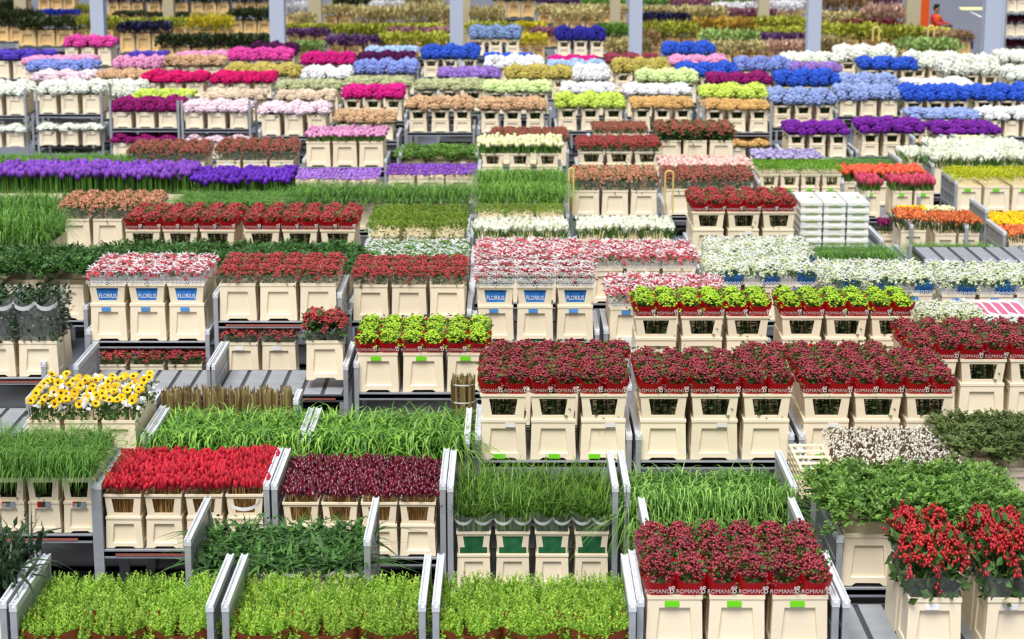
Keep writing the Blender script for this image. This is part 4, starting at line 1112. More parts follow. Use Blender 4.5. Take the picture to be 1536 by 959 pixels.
# ------------------------------------------------------------------ hydrangea rows (xl, xr, rim y, colour, words, crown height, bucket (body, collar), lower level rim)
S_ = (.24, .18)
HY = [
 (1180, 1274, 203, 'hpurple', 'purple', .2, S_, 37.2, None), (1290, 1388, 201, 'hpurple', 'purple', .24, S_, 37.2, None), (1402, 1502, 203, 'hpurple', 'purple', .2, S_, 37.2, None),
 (54, 152, 143, 'hw', 'ivory white', .26, (.38, 0), 40.5, 197), (-62, 38, 145, 'hw', 'ivory white', .26, (.38, 0), 40.5, 199),
 (165, 268, 169, 'hcrim', 'dark magenta', .24, (.3, 0), 38.6, 215), (274, 374, 170, 'hpale', 'blush white', .2, (.3, 0), 38.6, 216), (388, 492, 173, 'hpale', 'blush white', .2, (.4, 0), 38.6, None),
 (500, 592, 187, 'htan', 'tan', .22, (.3, 0), 37.6, None), (610, 710, 166, 'htan', 'tan', .22, S_, 38.6, None), (718, 820, 167, 'htan', 'tan', .22, S_, 38.6, None),
 (834, 938, 164, 'hlime', 'lime', .26, S_, 38.6, None), (948, 1040, 164, 'horange', 'apricot', .16, S_, 38.6, None), (1056, 1156, 166, 'horange', 'apricot', .14, S_, 38.4, 222),
 (1052, 1154, 150, 'hlime', 'lime', .26, S_, 39.8, None),
 (842, 924, 142, 'hwhite', 'pure white', .2, S_, None, None), (938, 1038, 144, 'hwhite', 'pure white', .2, S_, None, None), (726, 826, 140, 'hgreenwhite', 'pale green', .22, S_, None, None),
 (512, 606, 150, 'hmag', 'magenta', .26, S_, None, None), (412, 500, 153, 'hbeige', 'beige', .18, S_, None, None), (415, 510, 136, 'hsage', 'sage', .16, S_, None, None), (517, 616, 131, 'hsage', 'sage', .16, S_, None, None),
 (622, 728, 137, 'hsage', 'sage', .2, S_, None, None), (210, 308, 125, 'hcer', 'cerise', .22, (.3, 0), None, None), (314, 410, 126, 'hcer', 'cerise', .22, (.3, 0), None, None),
 (302, 395, 151, 'hbeige', 'beige', .16, S_, None, None), (156, 212, 148, 'hw', 'white', .36, S_, 42.3, None), (195, 284, 151, 'hlime', 'lime', .16, S_, 40.7, None),
 (46, 136, 123, 'hpale', 'blush white', .2, S_, None, None), (1158, 1254, 159, 'hperi', 'periwinkle', .3, S_, None, None), (1258, 1350, 152, 'hperi', 'periwinkle', .3, (.3, 0), None, None),
 (1366, 1470, 180, 'hperi', 'periwinkle', .16, S_, 38.6, None), (1478, 1560, 182, 'hwhite', 'pure white', .22, (.3, 0), 38.4, None),
 (1354, 1456, 153, 'hblue', 'royal blue', .3, S_, None, None), (1460, 1562, 152, 'hblue', 'royal blue', .3, S_, None, None), (1362, 1462, 134, 'hwhite', 'pure white', .18, S_, None, None),
 (38, 140, 108, 'hlblue', 'lavender blue', .24, S_, None, None), (32, 138, 99, 'hpink', 'pale pink', .2, S_, None, None), (-14, 74, 92, 'hviolet', 'violet blue', .24, (.42, 0), None, None),
 (168, 238, 106, 'hpink', 'pale pink', .3, (.2, 0), None, None), (238, 334, 101, 'htan', 'tan', .24, (.24, 0), None, None), (142, 236, 120, 'htan', 'tan', .18, S_, None, None), (336, 448, 116, 'htlime', 'mustard', .26, S_, None, None),
 (452, 526, 121, 'hwhite', 'pure white', .28, S_, None, None), (452, 530, 98, 'hmag', 'magenta', .28, S_, None, None), (342, 436, 92, 'hhot', 'hot pink', .3, S_, None, None), (262, 338, 90, 'hpink', 'pale pink', .16, S_, None, None),
 (372, 444, 84, 'hdpurple', 'dark plum', .3, S_, None, None), (532, 624, 113, 'hlblue', 'lavender blue', .32, S_, None, None), (536, 620, 95, 'hdpurple', 'dark plum', .24, S_, None, None), (548, 626, 82, 'hsky', 'sky blue', .16, S_, None, None),
 (632, 718, 90, 'hblue', 'royal blue', .34, S_, None, None), (656, 750, 119, 'hlilac', 'lilac', .22, S_, None, None), (728, 816, 105, 'hwhite', 'pure white', .3, S_, None, None), (726, 800, 95, 'hblue', 'royal blue', .2, S_, None, None),
 (758, 858, 120, 'htlime', 'mustard', .28, S_, None, None), (862, 914, 123, 'hwhite', 'pure white', .34, S_, None, None), (822, 908, 106, 'hsky', 'sky blue', .2, S_, None, None), (824, 898, 98, 'hmag', 'magenta', .18, S_, None, None),
 (704, 782, 60, 'hgreyblue', 'grey blue', .38, S_, None, None), (834, 908, 62, 'hnavy', 'navy', .38, S_, None, None), (920, 1006, 111, 'htlime', 'mustard', .32, S_, None, None), (908, 990, 96, 'hwine', 'dusty wine', .2, S_, None, None),
 (956, 1048, 125, 'hgreenwhite', 'pale green', .26, S_, None, None), (1018, 1108, 116, 'hblue', 'royal blue', .3, S_, None, None), (1006, 1094, 100, 'hpink', 'pale pink', .22, S_, None, None), (996, 1074, 84, 'hblue', 'royal blue', .32, S_, None, None),
 (1064, 1158, 127, 'hcrim', 'dark magenta', .22, S_, None, None), (1166, 1260, 131, 'hblue', 'royal blue', .34, S_, None, None), (1106, 1188, 108, 'hlblue', 'lavender blue', .32, S_, None, None), (1190, 1264, 111, 'hlilac', 'lilac', .22, S_, None, None),
 (1178, 1258, 97, 'hw', 'white', .26, S_, None, None), (1264, 1350, 132, 'hperi', 'periwinkle', .26, S_, None, None), (1258, 1346, 94, 'hw', 'white', .4, S_, None, None), (1292, 1378, 106, 'hblue', 'royal blue', .28, S_, None, None),
 (1364, 1446, 104, 'hw', 'white', .38, S_, None, None), (1414, 1500, 114, 'hw', 'white', .46, S_, None, None), (1512, 1590, 122, 'hw', 'white', .3, S_, None, None), (1502, 1580, 96, 'hw', 'white', .3, S_, None, None),
 (94, 168, 72, 'hhot', 'hot pink', .28, (.46, 0), None, None), (188, 244, 90, 'hviolet', 'violet blue', .16, S_, None, None),
]
PX = [147, 416, 685, 953, 1221, 1490]
CARD = ['one', 'two', 'three', 'four', 'five', 'six']
def zone(xc):
    for i, p in enumerate(PX):
        if abs(xc - p) < 55:
            return 'below the %s pale pillar' % ORD[i]
    if xc < PX[0]: return 'left of the first pale pillar'
    for i in range(5):
        if PX[i] < xc < PX[i + 1]:
            return 'between pale pillars %s and %s' % (CARD[i], CARD[i + 1])
    return 'right of the sixth pale pillar'
NTH = ['nearest', 'second nearest', 'third nearest', 'fourth nearest', 'fifth nearest', 'sixth nearest', 'seventh nearest']
def describe(items):
    """items: (key words, xc, y) -> one phrase each that no other shares"""
    groups = {}
    for i, (w, xc, y) in enumerate(items):
        groups.setdefault((w, zone(xc)), []).append((-y, i))
    out = {}
    for (w, z), l in groups.items():
        l.sort()
        for r, (_, i) in enumerate(l):
            out[i] = '%s %s%s' % (w, z, '' if len(l) == 1 else ', ' + NTH[min(r, 6)])
    return [out[i] for i in range(len(items))]
desc = describe([(t[4] + ' hydrangeas', (t[0] + t[1]) / 2, t[2]) for t in HY])
for t, d in zip(HY, desc):
    xl, xr, yr, c, w, h, bt, zc, low = t
    zc = zc or 14045.0 / (yr + 200)
    L, R, zd = blk(d, xl, xr, yr, zc=zc, kind='hydrangea', c=c, h=h, bt=bt, fill=.8, ctop=1.75 if low else -1, panels=not low)
    if low:
        blk('lower deck ' + d, xl, xr, low, zc=zc + .02, deep=2, kind='hydrangea', c=c, h=.16, bt=(.3, 0), fill=.8, cart_=False)

# ------------------------------------------------------------------ far flower trays along the top (xl, xr, rim y, colour, words, height, body height)
TT = [
 (56, 112, -3, 't_white', 'white', .2, .5), (112, 136, 20, 't_ygreen', 'yellow green', .2, .3), (-20, 40, 2, 't_mauve', 'mauve', .2, .3), (170, 214, 26, 't_dgreen', 'dark green', .14, .2), (220, 282, 28, 't_dgreen', 'dark green', .14, .2), (286, 344, 28, 't_cream', 'cream', .14, .2),
 (-20, 28, 19, 't_dgreen', 'dark green', .3, .3), (-8, 54, 42, 't_dgreen', 'dark green', .4, .45), (26, 110, 46, 't_dgreen', 'dark green', .3, .5), (56, 112, 24, 't_blue', 'blue', .14, .3),
 (112, 170, 45, 't_ygreen', 'yellow green', .3, .3), (160, 214, 42, 't_ygreen', 'yellow green', .2, .3), (160, 214, 5, 't_maroon', 'dark maroon', .3, .5), (220, 282, 5, 't_dgreen', 'dark green', .2, .5),
 (216, 280, 41, 't_ygreen', 'yellow green', .2, .3), (282, 344, 47, 't_yellow', 'yellow', .34, .3), (178, 250, 51, 't_navy', 'navy', .26, .6), (286, 344, 5, 't_dgreen', 'dark green', .2, .42), (349, 402, 5, 't_dgreen', 'dark green', .2, .42),
 (343, 406, 32, 't_dgreen', 'dark green', .3, .42), (236, 312, 73, 't_dgreen', 'dark green', .28, .3), (317, 402, 73, 't_dgreen', 'dark green', .28, .3),
 (430, 492, 56, 't_purple', 'purple', .16, .2), (430, 492, 46, 't_ygreen', 'yellow green', .14, .2), (428, 482, 78, 't_lgreen', 'pale green', .2, .3), (490, 572, 70, 't_purple', 'purple', .2, .3), (500, 574, 58, 't_ygreen', 'yellow green', .3, .3),
 (572, 672, 70, 't_ygreen', 'yellow green', .28, .3), (576, 672, 54, 't_mauve', 'mauve', .16, .3), (574, 660, 46, 't_ygreen', 'yellow green', .14, .3), (428, 462, 22, 't_white', 'white', .3, .4), (485, 528, 26, 't_cream', 'cream', .3, .4),
 (530, 596, 36, 't_cream', 'cream', .4, .2), (602, 672, 38, 't_cream', 'cream', .5, .2), (556, 604, 14, 't_white', 'white', .2, .3), (604, 660, 4, 't_ygreen', 'yellow green', .2, .4), (706, 756, 37, 't_cream', 'cream', .4, .3),
 (740, 802, 3, 't_dgreen', 'dark green', .2, .6), (808, 872, 8, 't_purple', 'purple', .2, .3), (876, 936, 11, 't_green', 'green', .26, .3), (806, 872, 22, 't_cream', 'cream', .24, .3), (830, 902, 32, 't_cream', 'cream', .3, .3), (876, 940, 22, 't_cream', 'cream', .24, .3),
 (774, 818, 47, 't_yellow', 'yellow', .2, .4), (776, 818, 69, 't_yellow', 'yellow', .24, .4), (700, 770, 50, 't_ygreen', 'yellow green', .24, .3), (800, 842, 56, 't_mauve', 'mauve', .2, .3),
 (966, 1002, 11, 't_green', 'green', .24, .3), (1006, 1066, 12, 't_mauve', 'mauve', .24, .3), (1072, 1130, 9, 't_green', 'green', .2, .3), (964, 1012, 24, 't_cream', 'cream', .24, .3), (964, 1032, 34, 't_navy', 'navy', .22, .3), (1018, 1090, 31, 't_cream', 'cream', .34, .3),
 (1074, 1140, 19, 't_white', 'white', .24, .3), (1152, 1204, 19, 't_white', 'white', .24, .3), (1090, 1164, 30, 't_mauve', 'mauve', .26, .3), (970, 1048, 58, 't_ygreen', 'yellow green', .34, .3), (1044, 1130, 52, 't_orange', 'orange', .36, .3),
 (1132, 1210, 46, 't_ygreen', 'yellow green', .3, .3), (1056, 1136, 68, 't_lgreen', 'pale green', .3, .3), (1136, 1212, 66, 't_purple', 'purple', .2, .3), (1140, 1212, 56, 't_ygreen', 'yellow green', .2, .3), (1074, 1148, 83, 't_cream', 'cream', .26, .3), (1152, 1212, 82, 't_pinkcream', 'pinkish cream', .26, .3),
 (898, 944, 57, 't_green', 'green', .3, .4), (902, 976, 82, 't_cream', 'cream', .3, .3), (1232, 1302, 18, 't_tan', 'tan', .5, .3), (1232, 1302, 34, 't_cream', 'cream', .24, .3), (1300, 1356, 36, 't_pinkcream', 'pinkish cream', .44, .2),
 (1272, 1350, 47, 't_maroon', 'dark maroon', .24, .3), (1232, 1320, 60, 't_ygreen', 'yellow green', .34, .3), (1322, 1384, 64, 't_ygreen', 'yellow green', .34, .3), (1350, 1428, 50, 't_yellow', 'yellow', .1, .3), (1376, 1458, 63, 't_tan', 'tan', .22, .4), (1232, 1258, 78, 't_cream', 'cream', .3, .3), (1352, 1440, 82, 't_lgreen', 'pale green', .3, .3),
 (1150, 1210, 8, 't_white', 'white', .1, .3), (1300, 1350, 8, 't_mauve', 'mauve', .3, .4), (440, 470, 40, 't_cream', 'cream', .3, .3), (656, 676, 22, 't_cream', 'cream', .2, .3), (500, 556, 10, 't_dgreen', 'dark green', .2, .3), (960, 990, 70, 't_tan', 'tan', .3, .3),
]
desc = describe([(t[4] + ' flower trays', (t[0] + t[1]) / 2, t[2]) for t in TT])
for t, d in zip(TT, desc):
    xl, xr, yr, c, w, h, bh = t
    kk = 3 if xr - xl > 44 else 2
    blk(d, xl, xr, yr, zc=15930.0 / (yr + 200), k=kk, deep=1, dp=.95, kind='flat', c=c, h=h * 1.1, bt=(bh, 0), tan=True, over=1.12, fill=.94, ctop=-1, panels=False, cd=1.0)

# ------------------------------------------------------------------ build hydrangeas: the 300 largest as things, the rest joined
def mesh_arrays(me):
    nv = len(me.vertices); co = np.zeros(nv * 3, np.float32); me.vertices.foreach_get('co', co)
    li = np.zeros(len(me.loops), np.int32); me.loops.foreach_get('vertex_index', li)
    ls = np.zeros(len(me.polygons), np.int32); me.polygons.foreach_get('loop_total', ls)
    v = np.zeros(nv, np.float32)
    if 'v' in me.attributes: me.attributes['v'].data.foreach_get('value', v)
    st = np.concatenate([[0], np.cumsum(ls)[:-1]])
    return co.reshape(-1, 3), [li[(st[ls == k])[:, None] + np.arange(k)] for k in (3, 4) if (ls == k).any()], v
def joined(name, items, mats, label, cat, group=None):
    """items: (mesh, loc, scale, material index)"""
    cache = {}; V, F, MI, val, n = [], {3: [], 4: []}, {3: [], 4: []}, [], 0
    for me, loc, sc, mi in items:
        if me.name not in cache: cache[me.name] = mesh_arrays(me)
        co, fs, v = cache[me.name]
        V.append(co * np.asarray(sc, np.float32) + np.asarray(loc, np.float32)); val.append(v)
        for f in fs:
            F[f.shape[1]].append(f + n); MI[f.shape[1]].append(np.full(len(f), mi, np.int32))
        n += len(co)
    FF = [np.concatenate(F[k]) for k in (3, 4) if F[k]]; mi = np.concatenate([np.concatenate(MI[k]) for k in (3, 4) if MI[k]])
    me = mk(name, np.concatenate(V), FF, np.concatenate(val))
    me.materials.clear()
    for m in mats: me.materials.append(m)
    me.polygons.foreach_set('material_index', mi)
    o = bpy.data.objects.new(name, me); COL.objects.link(o); o['kind'] = 'stuff'
    return tag(o, label, cat, group)
HYD_JOBS.sort(key=lambda j: (j['a'] > 0, j['a'] > 1, j['zc']))
skirt = variants('skirt', b_leafskirt(), 3)
SK = mat('hydrangea_leaf', (70, 104, 48), (34, 60, 30), trans=.15)
def heads_of(j, i):
    r_ = random.Random(i * 13 + 5); out = []
    h, pw, dp = j['h'], j['pw'], j['dp']
    for (a, b, up, r) in ((-1, -1, .30, 1), (1, -1, .30, 1), (-1, 1, .52, 1), (1, 1, .52, 1), (0, -.2, .66, 1.1)):
        rx = max(pw * .29, .1) * r * r_.uniform(.92, 1.15); ry = dp * .34; rz = max(.085, h * .46) * r_.uniform(.9, 1.1)
        out.append(((pw * a * .28 + r_.uniform(-.02, .02), dp * b * .26, h * up + r_.uniform(-.02, .02)), (rx, ry, rz), r_.randrange(4)))
    return out
rest, rmats, rindex = [], [], {}
for i, j in enumerate(HYD_JOBS):
    m = fm(j['c'], rough=.7, spec=.15, sheen=.0, obj_var=.08)
    if i < 300:
        b = empty('hydrangea_bunch', (j['x'], j['y'], j['z']), j['label'], 'flowers', 'hydrangea bunches')
        for loc, sc, q in heads_of(j, i):
            mesh_obj('flower_head', HEADS[q], m, b, loc, sc)
        mesh_obj('foliage', skirt[i % 3]['foliage'], SK, b, (0, 0, 0), (j['pw'] / W0, j['dp'] / D0, 1), kind='stuff')
    else:
        if j['c'] not in rindex:
            rindex[j['c']] = len(rmats); rmats.append(m)
        for loc, sc, q in heads_of(j, i):
            rest.append((HEADS_LOW[q % 3], (loc[0] + j['x'], loc[1] + j['y'], loc[2] + j['z']), sc, rindex[j['c']]))
if rest:
    joined('hydrangea_mass', rest, rmats, 'mixed hydrangea heads massed behind the front bunches of the far rows', 'flowers')

# ------------------------------------------------------------------ build buckets: front ones nearest first, the rest joined
SIMPLE = bucket_mesh(True)
BUCKET_JOBS.sort(key=lambda j: (not j['front'], j['zc']))
rest = []
for i, j in enumerate(BUCKET_JOBS):
    if i < 300 and j['front']:
        build_bucket(j, i)
    else:
        full = j['front']
        sc = (j['w'] / .40, j['d'] / .31, j['bh'])
        rest.append((BUCKET if full else SIMPLE, (j['x'], j['y'], j['z']), sc, 1 if j['tan'] else 0))
        if j['ch']: rest.append((COLLAR, (j['x'], j['y'], j['z'] + j['bh']), (sc[0] * .985, sc[1] * .985, j['ch']), 1 if j['tan'] else 0))
joined('bucket_mass', rest, [M_CREAM, M_TAN], 'cream and tan buckets standing behind and beyond the front buckets', 'buckets')

# ------------------------------------------------------------------ single things
# white flower boxes stacked on a cart
bl, br = at(1198, 371, row(10.1)), at(1303, 371, row(10.1))
nb_, lay = 3, 6
bw = (br.x - bl.x) / nb_; bhh = .098
zb = at(1250, 371, row(10.1)).z
M_BOXW = mat('white_card', (234, 235, 232), (216, 219, 214), by_attr=False, noise=.3, nscale=6, obj_var=.03)
def card_box():
    mb = MB(); mb.box(-.48, .48, 0, .98, 0, .80); return mb.mesh('box_body')
def card_lid():
    mb = MB(); mb.box(-.5, .5, -.012, 1.0, .60, .985); mb.box(-.12, .12, -.016, -.012, .72, .86); return mb.mesh('box_lid')
CB, CLID = card_box(), card_lid()
PRINT = box_mesh('print', .6, .004, .10)
LAYW = ['bottom', 'second lowest', 'third lowest', 'third highest', 'second highest', 'topmost']
for a in range(nb_):
    for b in range(lay):
        bx = empty('flower_box', (bl.x + bw * (a + .5), bl.y + random.uniform(-.01, .01), zb + b * bhh), '%s white card box in the %s column of the stack' % (LAYW[b], ('left', 'middle', 'right')[a]), 'box', 'white card flower boxes')
        mesh_obj('body', CB, M_BOXW, bx, scale=(bw * .94, .9, bhh)); mesh_obj('lid', CLID, M_BOXW, bx, scale=(bw * .94, .9, bhh))
        mesh_obj('top_print', LIB.setdefault('tprint', box_mesh('tprint', .3, .5, .002)), mat('green_print', (120, 156, 60), by_attr=False), bx, (bw * .2, .45, bhh * .99), (bw * .5, .25, 1)) if b == lay - 1 else None
        mesh_obj('green_print', PRINT, mat('green_print', (120, 156, 60), by_attr=False), bx, (0, -.008, bhh * .44), (bw * .9, 1, .5))
cart((bl.x + br.x) / 2, bl.y - .04, [zb], 'grey metal cart under the stacked white card boxes', w=1.28, top=zb + .1, d=1.0)
# bare dark deck near the right edge
q = at(1475, 394, row(8.05)); cart(q.x, q.y, [q.z], 'bare dark steel deck near the right edge', panelled=(0,), top=q.z + .04, panels=False, w=1.4, d=.98)
# slatted trays beside the willow
q = at(1229, 752, row(2.05))
for i in range(5):
    t = empty('slatted_tray', (q.x, q.y + .04, q.z + .05 * i), '%s pale slatted tray in the stack left of the willow twigs' % ['bottom', 'second lowest', 'middle', 'second highest', 'topmost'][i], 'tray', 'pale slatted trays')
    for k in range(5):
        mesh_obj('slat', LIB.setdefault('slat', box_mesh('slat', .30, .05, .012)), mat('pale_wood', (240, 228, 196), (214, 196, 156), by_attr=False, noise=.4, nscale=12), t, (0, .05 + .17 * k, .03))
    for sx in (-1, 1):
        mesh_obj('runner', LIB.setdefault('runner', box_mesh('runner', .02, .75, .03)), mat('pale_wood', (240, 228, 196)), t, (sx * .13, .39, 0))
# a tied bundle of twigs standing in front of the lime berries
q = at(695, 640, row(4.35)); tb = empty('twig_bundle', (q.x, q.y, q.z - .2), 'tied upright bundle of brown twigs before the lime berries', 'twigs')
mbt = MB(); stalks(mbt, 60, .22, .2, 0, .72, .009, .03); mesh_obj('twigs', mbt.mesh('twigs'), fm('twig'), tb, kind='stuff')
for z in (.45, .62):
    mbt = MB(); k = 16; ring(mbt, [(.118 * math.cos(6.283 * j / k), .11 * math.sin(6.283 * j / k), z) for j in range(k)], [(.118 * math.cos(6.283 * j / k), .11 * math.sin(6.283 * j / k), z + .012) for j in range(k)])
    mesh_obj('tie_band', mbt.mesh('tie_band'), M_WHITELAB, tb)
c_ = at(660, 640, row(4.35)); cart(c_.x, c_.y - .15, [q.z - .2], 'low grey cart under the tied twig bundle', w=.9, d=.4, top=q.z - .1, panels=False)
# yellow plastic hoops
M_HOOP = mat('yellow_hoop', (240, 214, 130), by_attr=False)
def hoop(px0, px1, ytop, ybot, zc, label, r=.014):
    a, b = at(px0, ybot, zc), at(px1, ybot, zc); top = at(px0, ytop, zc).z
    cu = MB(); pts = []; R = max((b.x - a.x) / 2, .03)
    pts = [(-R, 0, 0)] + [(-R * math.cos(t), 0, (top - a.z - R) + R * math.sin(t)) for t in np.linspace(0, math.pi, 9)] + [(R, 0, 0)]
    k = 5; rings = []
    for i, p in enumerate(pts):
        d_ = np.array(pts[min(i + 1, len(pts) - 1)]) - np.array(pts[max(i - 1, 0)]); d_ = d_ / np.linalg.norm(d_); n_ = np.array([d_[2], 0, -d_[0]])
        rings.append([tuple(np.array(p) + r * (math.cos(6.283 * j / k) * n_ + math.sin(6.283 * j / k) * np.array([0, 1, 0]))) for j in range(k)])
    for u, v in zip(rings, rings[1:]): ring(cu, u, v)
    o = mesh_obj('plastic_hoop', cu.mesh('plastic_hoop', True), M_HOOP, None, ((a.x + b.x) / 2, a.y, a.z)); tag(o, label, 'hoop', 'yellow hoops')
hoop(853, 860, 250, 322, row(12.9), 'thin pale yellow hoop left of the peach roses')
hoop(997, 1009, 254, 320, row(12.0), 'thin pale yellow hoop right of the peach roses')
hoop(1309, 1318, 40, 62, 60.2, 'yellow hoop left of the seventh khaki pillar', .03)
hoop(1391, 1400, 38, 72, 60.0, 'yellow hoop right of the seventh khaki pillar', .03)
# white strap on the scarlet buckets, printed paper parcel
q0, q1 = at(345, 758, row(2) - .03), at(391, 758, row(2) - .03); R = (q1.x - q0.x) / 2
mbt = MB(); A = [(R * math.cos(t), -.10 * abs(math.sin(t)) - .01, .035 - .05 * abs(math.sin(t))) for t in np.linspace(0, math.pi, 13)]; B_ = [(x, y, z + .03) for x, y, z in A]
mbt.add(A + B_, [(i, i + 1, 13 + i + 1, 13 + i) for i in range(12)])
o = mesh_obj('plastic_strap', mbt.mesh('plastic_strap', True), M_WHITELAB, None, ((q0.x + q1.x) / 2, q0.y, q0.z)); tag(o, 'loose white plastic strap across the scarlet spike buckets', 'strap')
q = at(1512, 476, row(5.6)); pp = empty('paper_parcel', (q.x, q.y, q.z - .08), 'white paper parcel with pink print at the right edge', 'parcel')
mbt = MB(); mbt.box(-.28, .28, 0, .8, 0, .09); mesh_obj('wrapping', mbt.mesh('wrapping'), M_BOXW, pp)
for i in range(5):
    mbt = MB(); x0 = -.24 + .1 * i; mbt.hexa([(x0, .1 + .1 * (i % 2), .09), (x0 + .07, .08, .09), (x0 + .09, .6, .09), (x0 + .02, .7, .09), (x0, .1 + .1 * (i % 2), .093), (x0 + .07, .08, .093), (x0 + .09, .6, .093), (x0 + .02, .7, .093)])
    mesh_obj('pink_print', mbt.mesh('pink_print'), M_PINKPAPER, pp)
cart(q.x, q.y - .04, [q.z - .08], 'grey cart under the pink printed parcel', w=.62, top=q.z, d=.9)
# red heart mark on a bucket of the centre row
q = at(903, 652, row(3) + .02)
mbt = MB()
for sgn in (-1, 1):
    k = 12; pts = [(sgn * (.004 + .024 * math.sin(t) ** 1), 0, .028 * math.cos(t) + .012 * abs(math.sin(t))) for t in np.linspace(0, math.pi, k)]
    P_ = [(x, 0, z) for x, y, z in pts]; Q_ = [(x + sgn * .004, 0, z + .002) for x, y, z in pts]
    mbt.add(P_ + Q_, [(i, i + 1, k + i + 1, k + i) for i in range(k - 1)])
o = mesh_obj('heart_sticker', mbt.mesh('heart_sticker'), M_REDINK, None, tuple(q)); tag(o, 'red heart outline printed on a cream bucket below berries', 'sticker')

# ------------------------------------------------------------------ far right: lane, driver on a tug, orange stand, maroon rack
def on_floor(x, y):
    v = -(y - 479.5) / FPX
    return at(x, y, HC / (ST - v * CT))
def floor_mark(name, quad, m):
    P = [on_floor(*p) for p in quad]; mb = MB()
    mb.hexa([(p.x, p.y, .002) for p in P] + [(p.x, p.y, .006) for p in P]); o = mesh_obj(name, mb.mesh(name), m); o['kind'] = 'structure'; return o
floor_mark('trim_1', [(1442, 15), (1476, 15), (1474, 11), (1438, 11)], mat('yellow_line', (222, 216, 150), by_attr=False))['label'] = 'pale yellow line painted on the far lane'
floor_mark('trim_2', [(1471, 26), (1475, 26), (1457, 18), (1455, 18)], M_WHITELAB)['label'] = 'thin white line painted on the far lane'
ZP = 67.2
base = at(1402, 54, ZP); base.z = 0
M_ORANGE2 = mat('orange_cover', (236, 96, 30), (214, 70, 24), by_attr=False, noise=.4, nscale=3)
M_BLUEM = mat('dark_blue_machine', (44, 56, 104), (30, 38, 70), by_attr=False, noise=.3)
tug = empty('electric_tug', (base.x, base.y, 0), 'dark blue electric tug ridden by the driver in orange', 'vehicle')
mbt = MB(); mbt.box(-.35, 1.25, -.35, .35, .22, .52); mbt.box(-.38, -.30, -.33, .33, .5, 1.0); mesh_obj('chassis', mbt.mesh('chassis'), M_BLUEM, tug)
mbt = MB(); mbt.hexa([(.65, -.3, .5), (1.25, -.3, .5), (1.25, .3, .5), (.65, .3, .5), (.6, -.25, .95), (.95, -.25, .8), (.95, .25, .8), (.6, .25, .95)]); mesh_obj('cowl', mbt.mesh('cowl'), M_BLUEM, tug)
mbt = MB(); mbt.hexa([(.50, -.02, 1.05), (.56, -.02, 1.03), (.56, .02, 1.03), (.50, .02, 1.05), (.66, -.02, .9), (.72, -.02, .88), (.72, .02, .88), (.66, .02, .9)]); mbt.box(.46, .54, -.25, .25, 1.03, 1.07); mesh_obj('handlebar', mbt.mesh('handlebar'), M_RUBBER, tug)
for x in (-.1, 1.0):
    for y in (-.32, .32): mesh_obj('wheel', WHEEL, M_RUBBER, tug, (x, y, 0), (2.2, 2.2, 2.2), math.pi / 2)
mbt = MB(); mbt.box(-.28, .18, -.2, .2, .52, .72); mesh_obj('seat', mbt.mesh('seat'), M_RUBBER, tug)
# the driver: one skinned body, sitting, hands on the bar
J = {'pelvis': (-.02, 0, .82, .13), 'waist': (-.03, 0, 1.0, .125), 'chest': (0, 0, 1.24, .15), 'neck': (.02, 0, 1.42, .055), 'head0': (.04, 0, 1.52, .085), 'head1': (.05, 0, 1.64, .085),
     'shl': (0, .2, 1.36, .065), 'ell': (.16, .26, 1.12, .05), 'wrl': (.42, .2, 1.08, .036), 'hal': (.50, .18, 1.08, .04), 'shr': (0, -.2, 1.36, .065), 'elr': (.16, -.26, 1.12, .05), 'wrr': (.42, -.2, 1.08, .036), 'har': (.50, -.18, 1.08, .04),
     'hipl': (.02, .1, .80, .1), 'knl': (.42, .13, .80, .075), 'anl': (.5, .13, .44, .05), 'ftl': (.64, .13, .40, .045), 'hipr': (.02, -.1, .80, .1), 'knr': (.42, -.13, .80, .075), 'anr': (.5, -.13, .44, .05), 'ftr': (.64, -.13, .40, .045)}
E_ = [('pelvis', 'waist'), ('waist', 'chest'), ('chest', 'neck'), ('neck', 'head0'), ('head0', 'head1'), ('chest', 'shl'), ('shl', 'ell'), ('ell', 'wrl'), ('wrl', 'hal'), ('chest', 'shr'), ('shr', 'elr'), ('elr', 'wrr'), ('wrr', 'har'),
      ('pelvis', 'hipl'), ('hipl', 'knl'), ('knl', 'anl'), ('anl', 'ftl'), ('pelvis', 'hipr'), ('hipr', 'knr'), ('knr', 'anr'), ('anr', 'ftr')]
KN = list(J); me = bpy.data.meshes.new('body'); me.from_pydata([J[k][:3] for k in KN], [(KN.index(a), KN.index(b)) for a, b in E_], [])
body = bpy.data.objects.new('body', me); COL.objects.link(body)
sk = body.modifiers.new('skin', 'SKIN'); sb = body.modifiers.new('sub', 'SUBSURF'); sb.levels = 1; sb.render_levels = 1
for i, k in enumerate(KN):
    me.skin_vertices[0].data[i].radius = (J[k][3], J[k][3]); me.skin_vertices[0].data[i].use_root = (k == 'pelvis')
dg = bpy.context.evaluated_depsgraph_get(); bm_ = bpy.data.meshes.new_from_object(body.evaluated_get(dg)); bpy.data.objects.remove(body)
M_SKIN = mat('skin', (150, 104, 80), by_attr=False); M_SHIRT = mat('red_shirt', (190, 36, 40), by_attr=False); M_VEST = mat('orange_vest', (250, 104, 36), by_attr=False); M_TROU = mat('dark_trousers', (40, 44, 60), by_attr=False); M_HAIR = mat('black_hair', (28, 24, 22), by_attr=False)
bm_.materials.clear()
for m in (M_SHIRT, M_SKIN, M_TROU): bm_.materials.append(m)
for p in bm_.polygons:
    c0 = p.center
    p.material_index = 1 if (c0.z > 1.42 and abs(c0.y) < .12) or (c0.x > .40 and c0.z > .98) else (2 if c0.z < .92 else 0)
    p.use_smooth = True
per = empty('person', (base.x, base.y, 0), 'seated driver in orange vest and red shirt holding the bar', 'person')
o = bpy.data.objects.new('body', bm_); COL.objects.link(o); o.parent = per
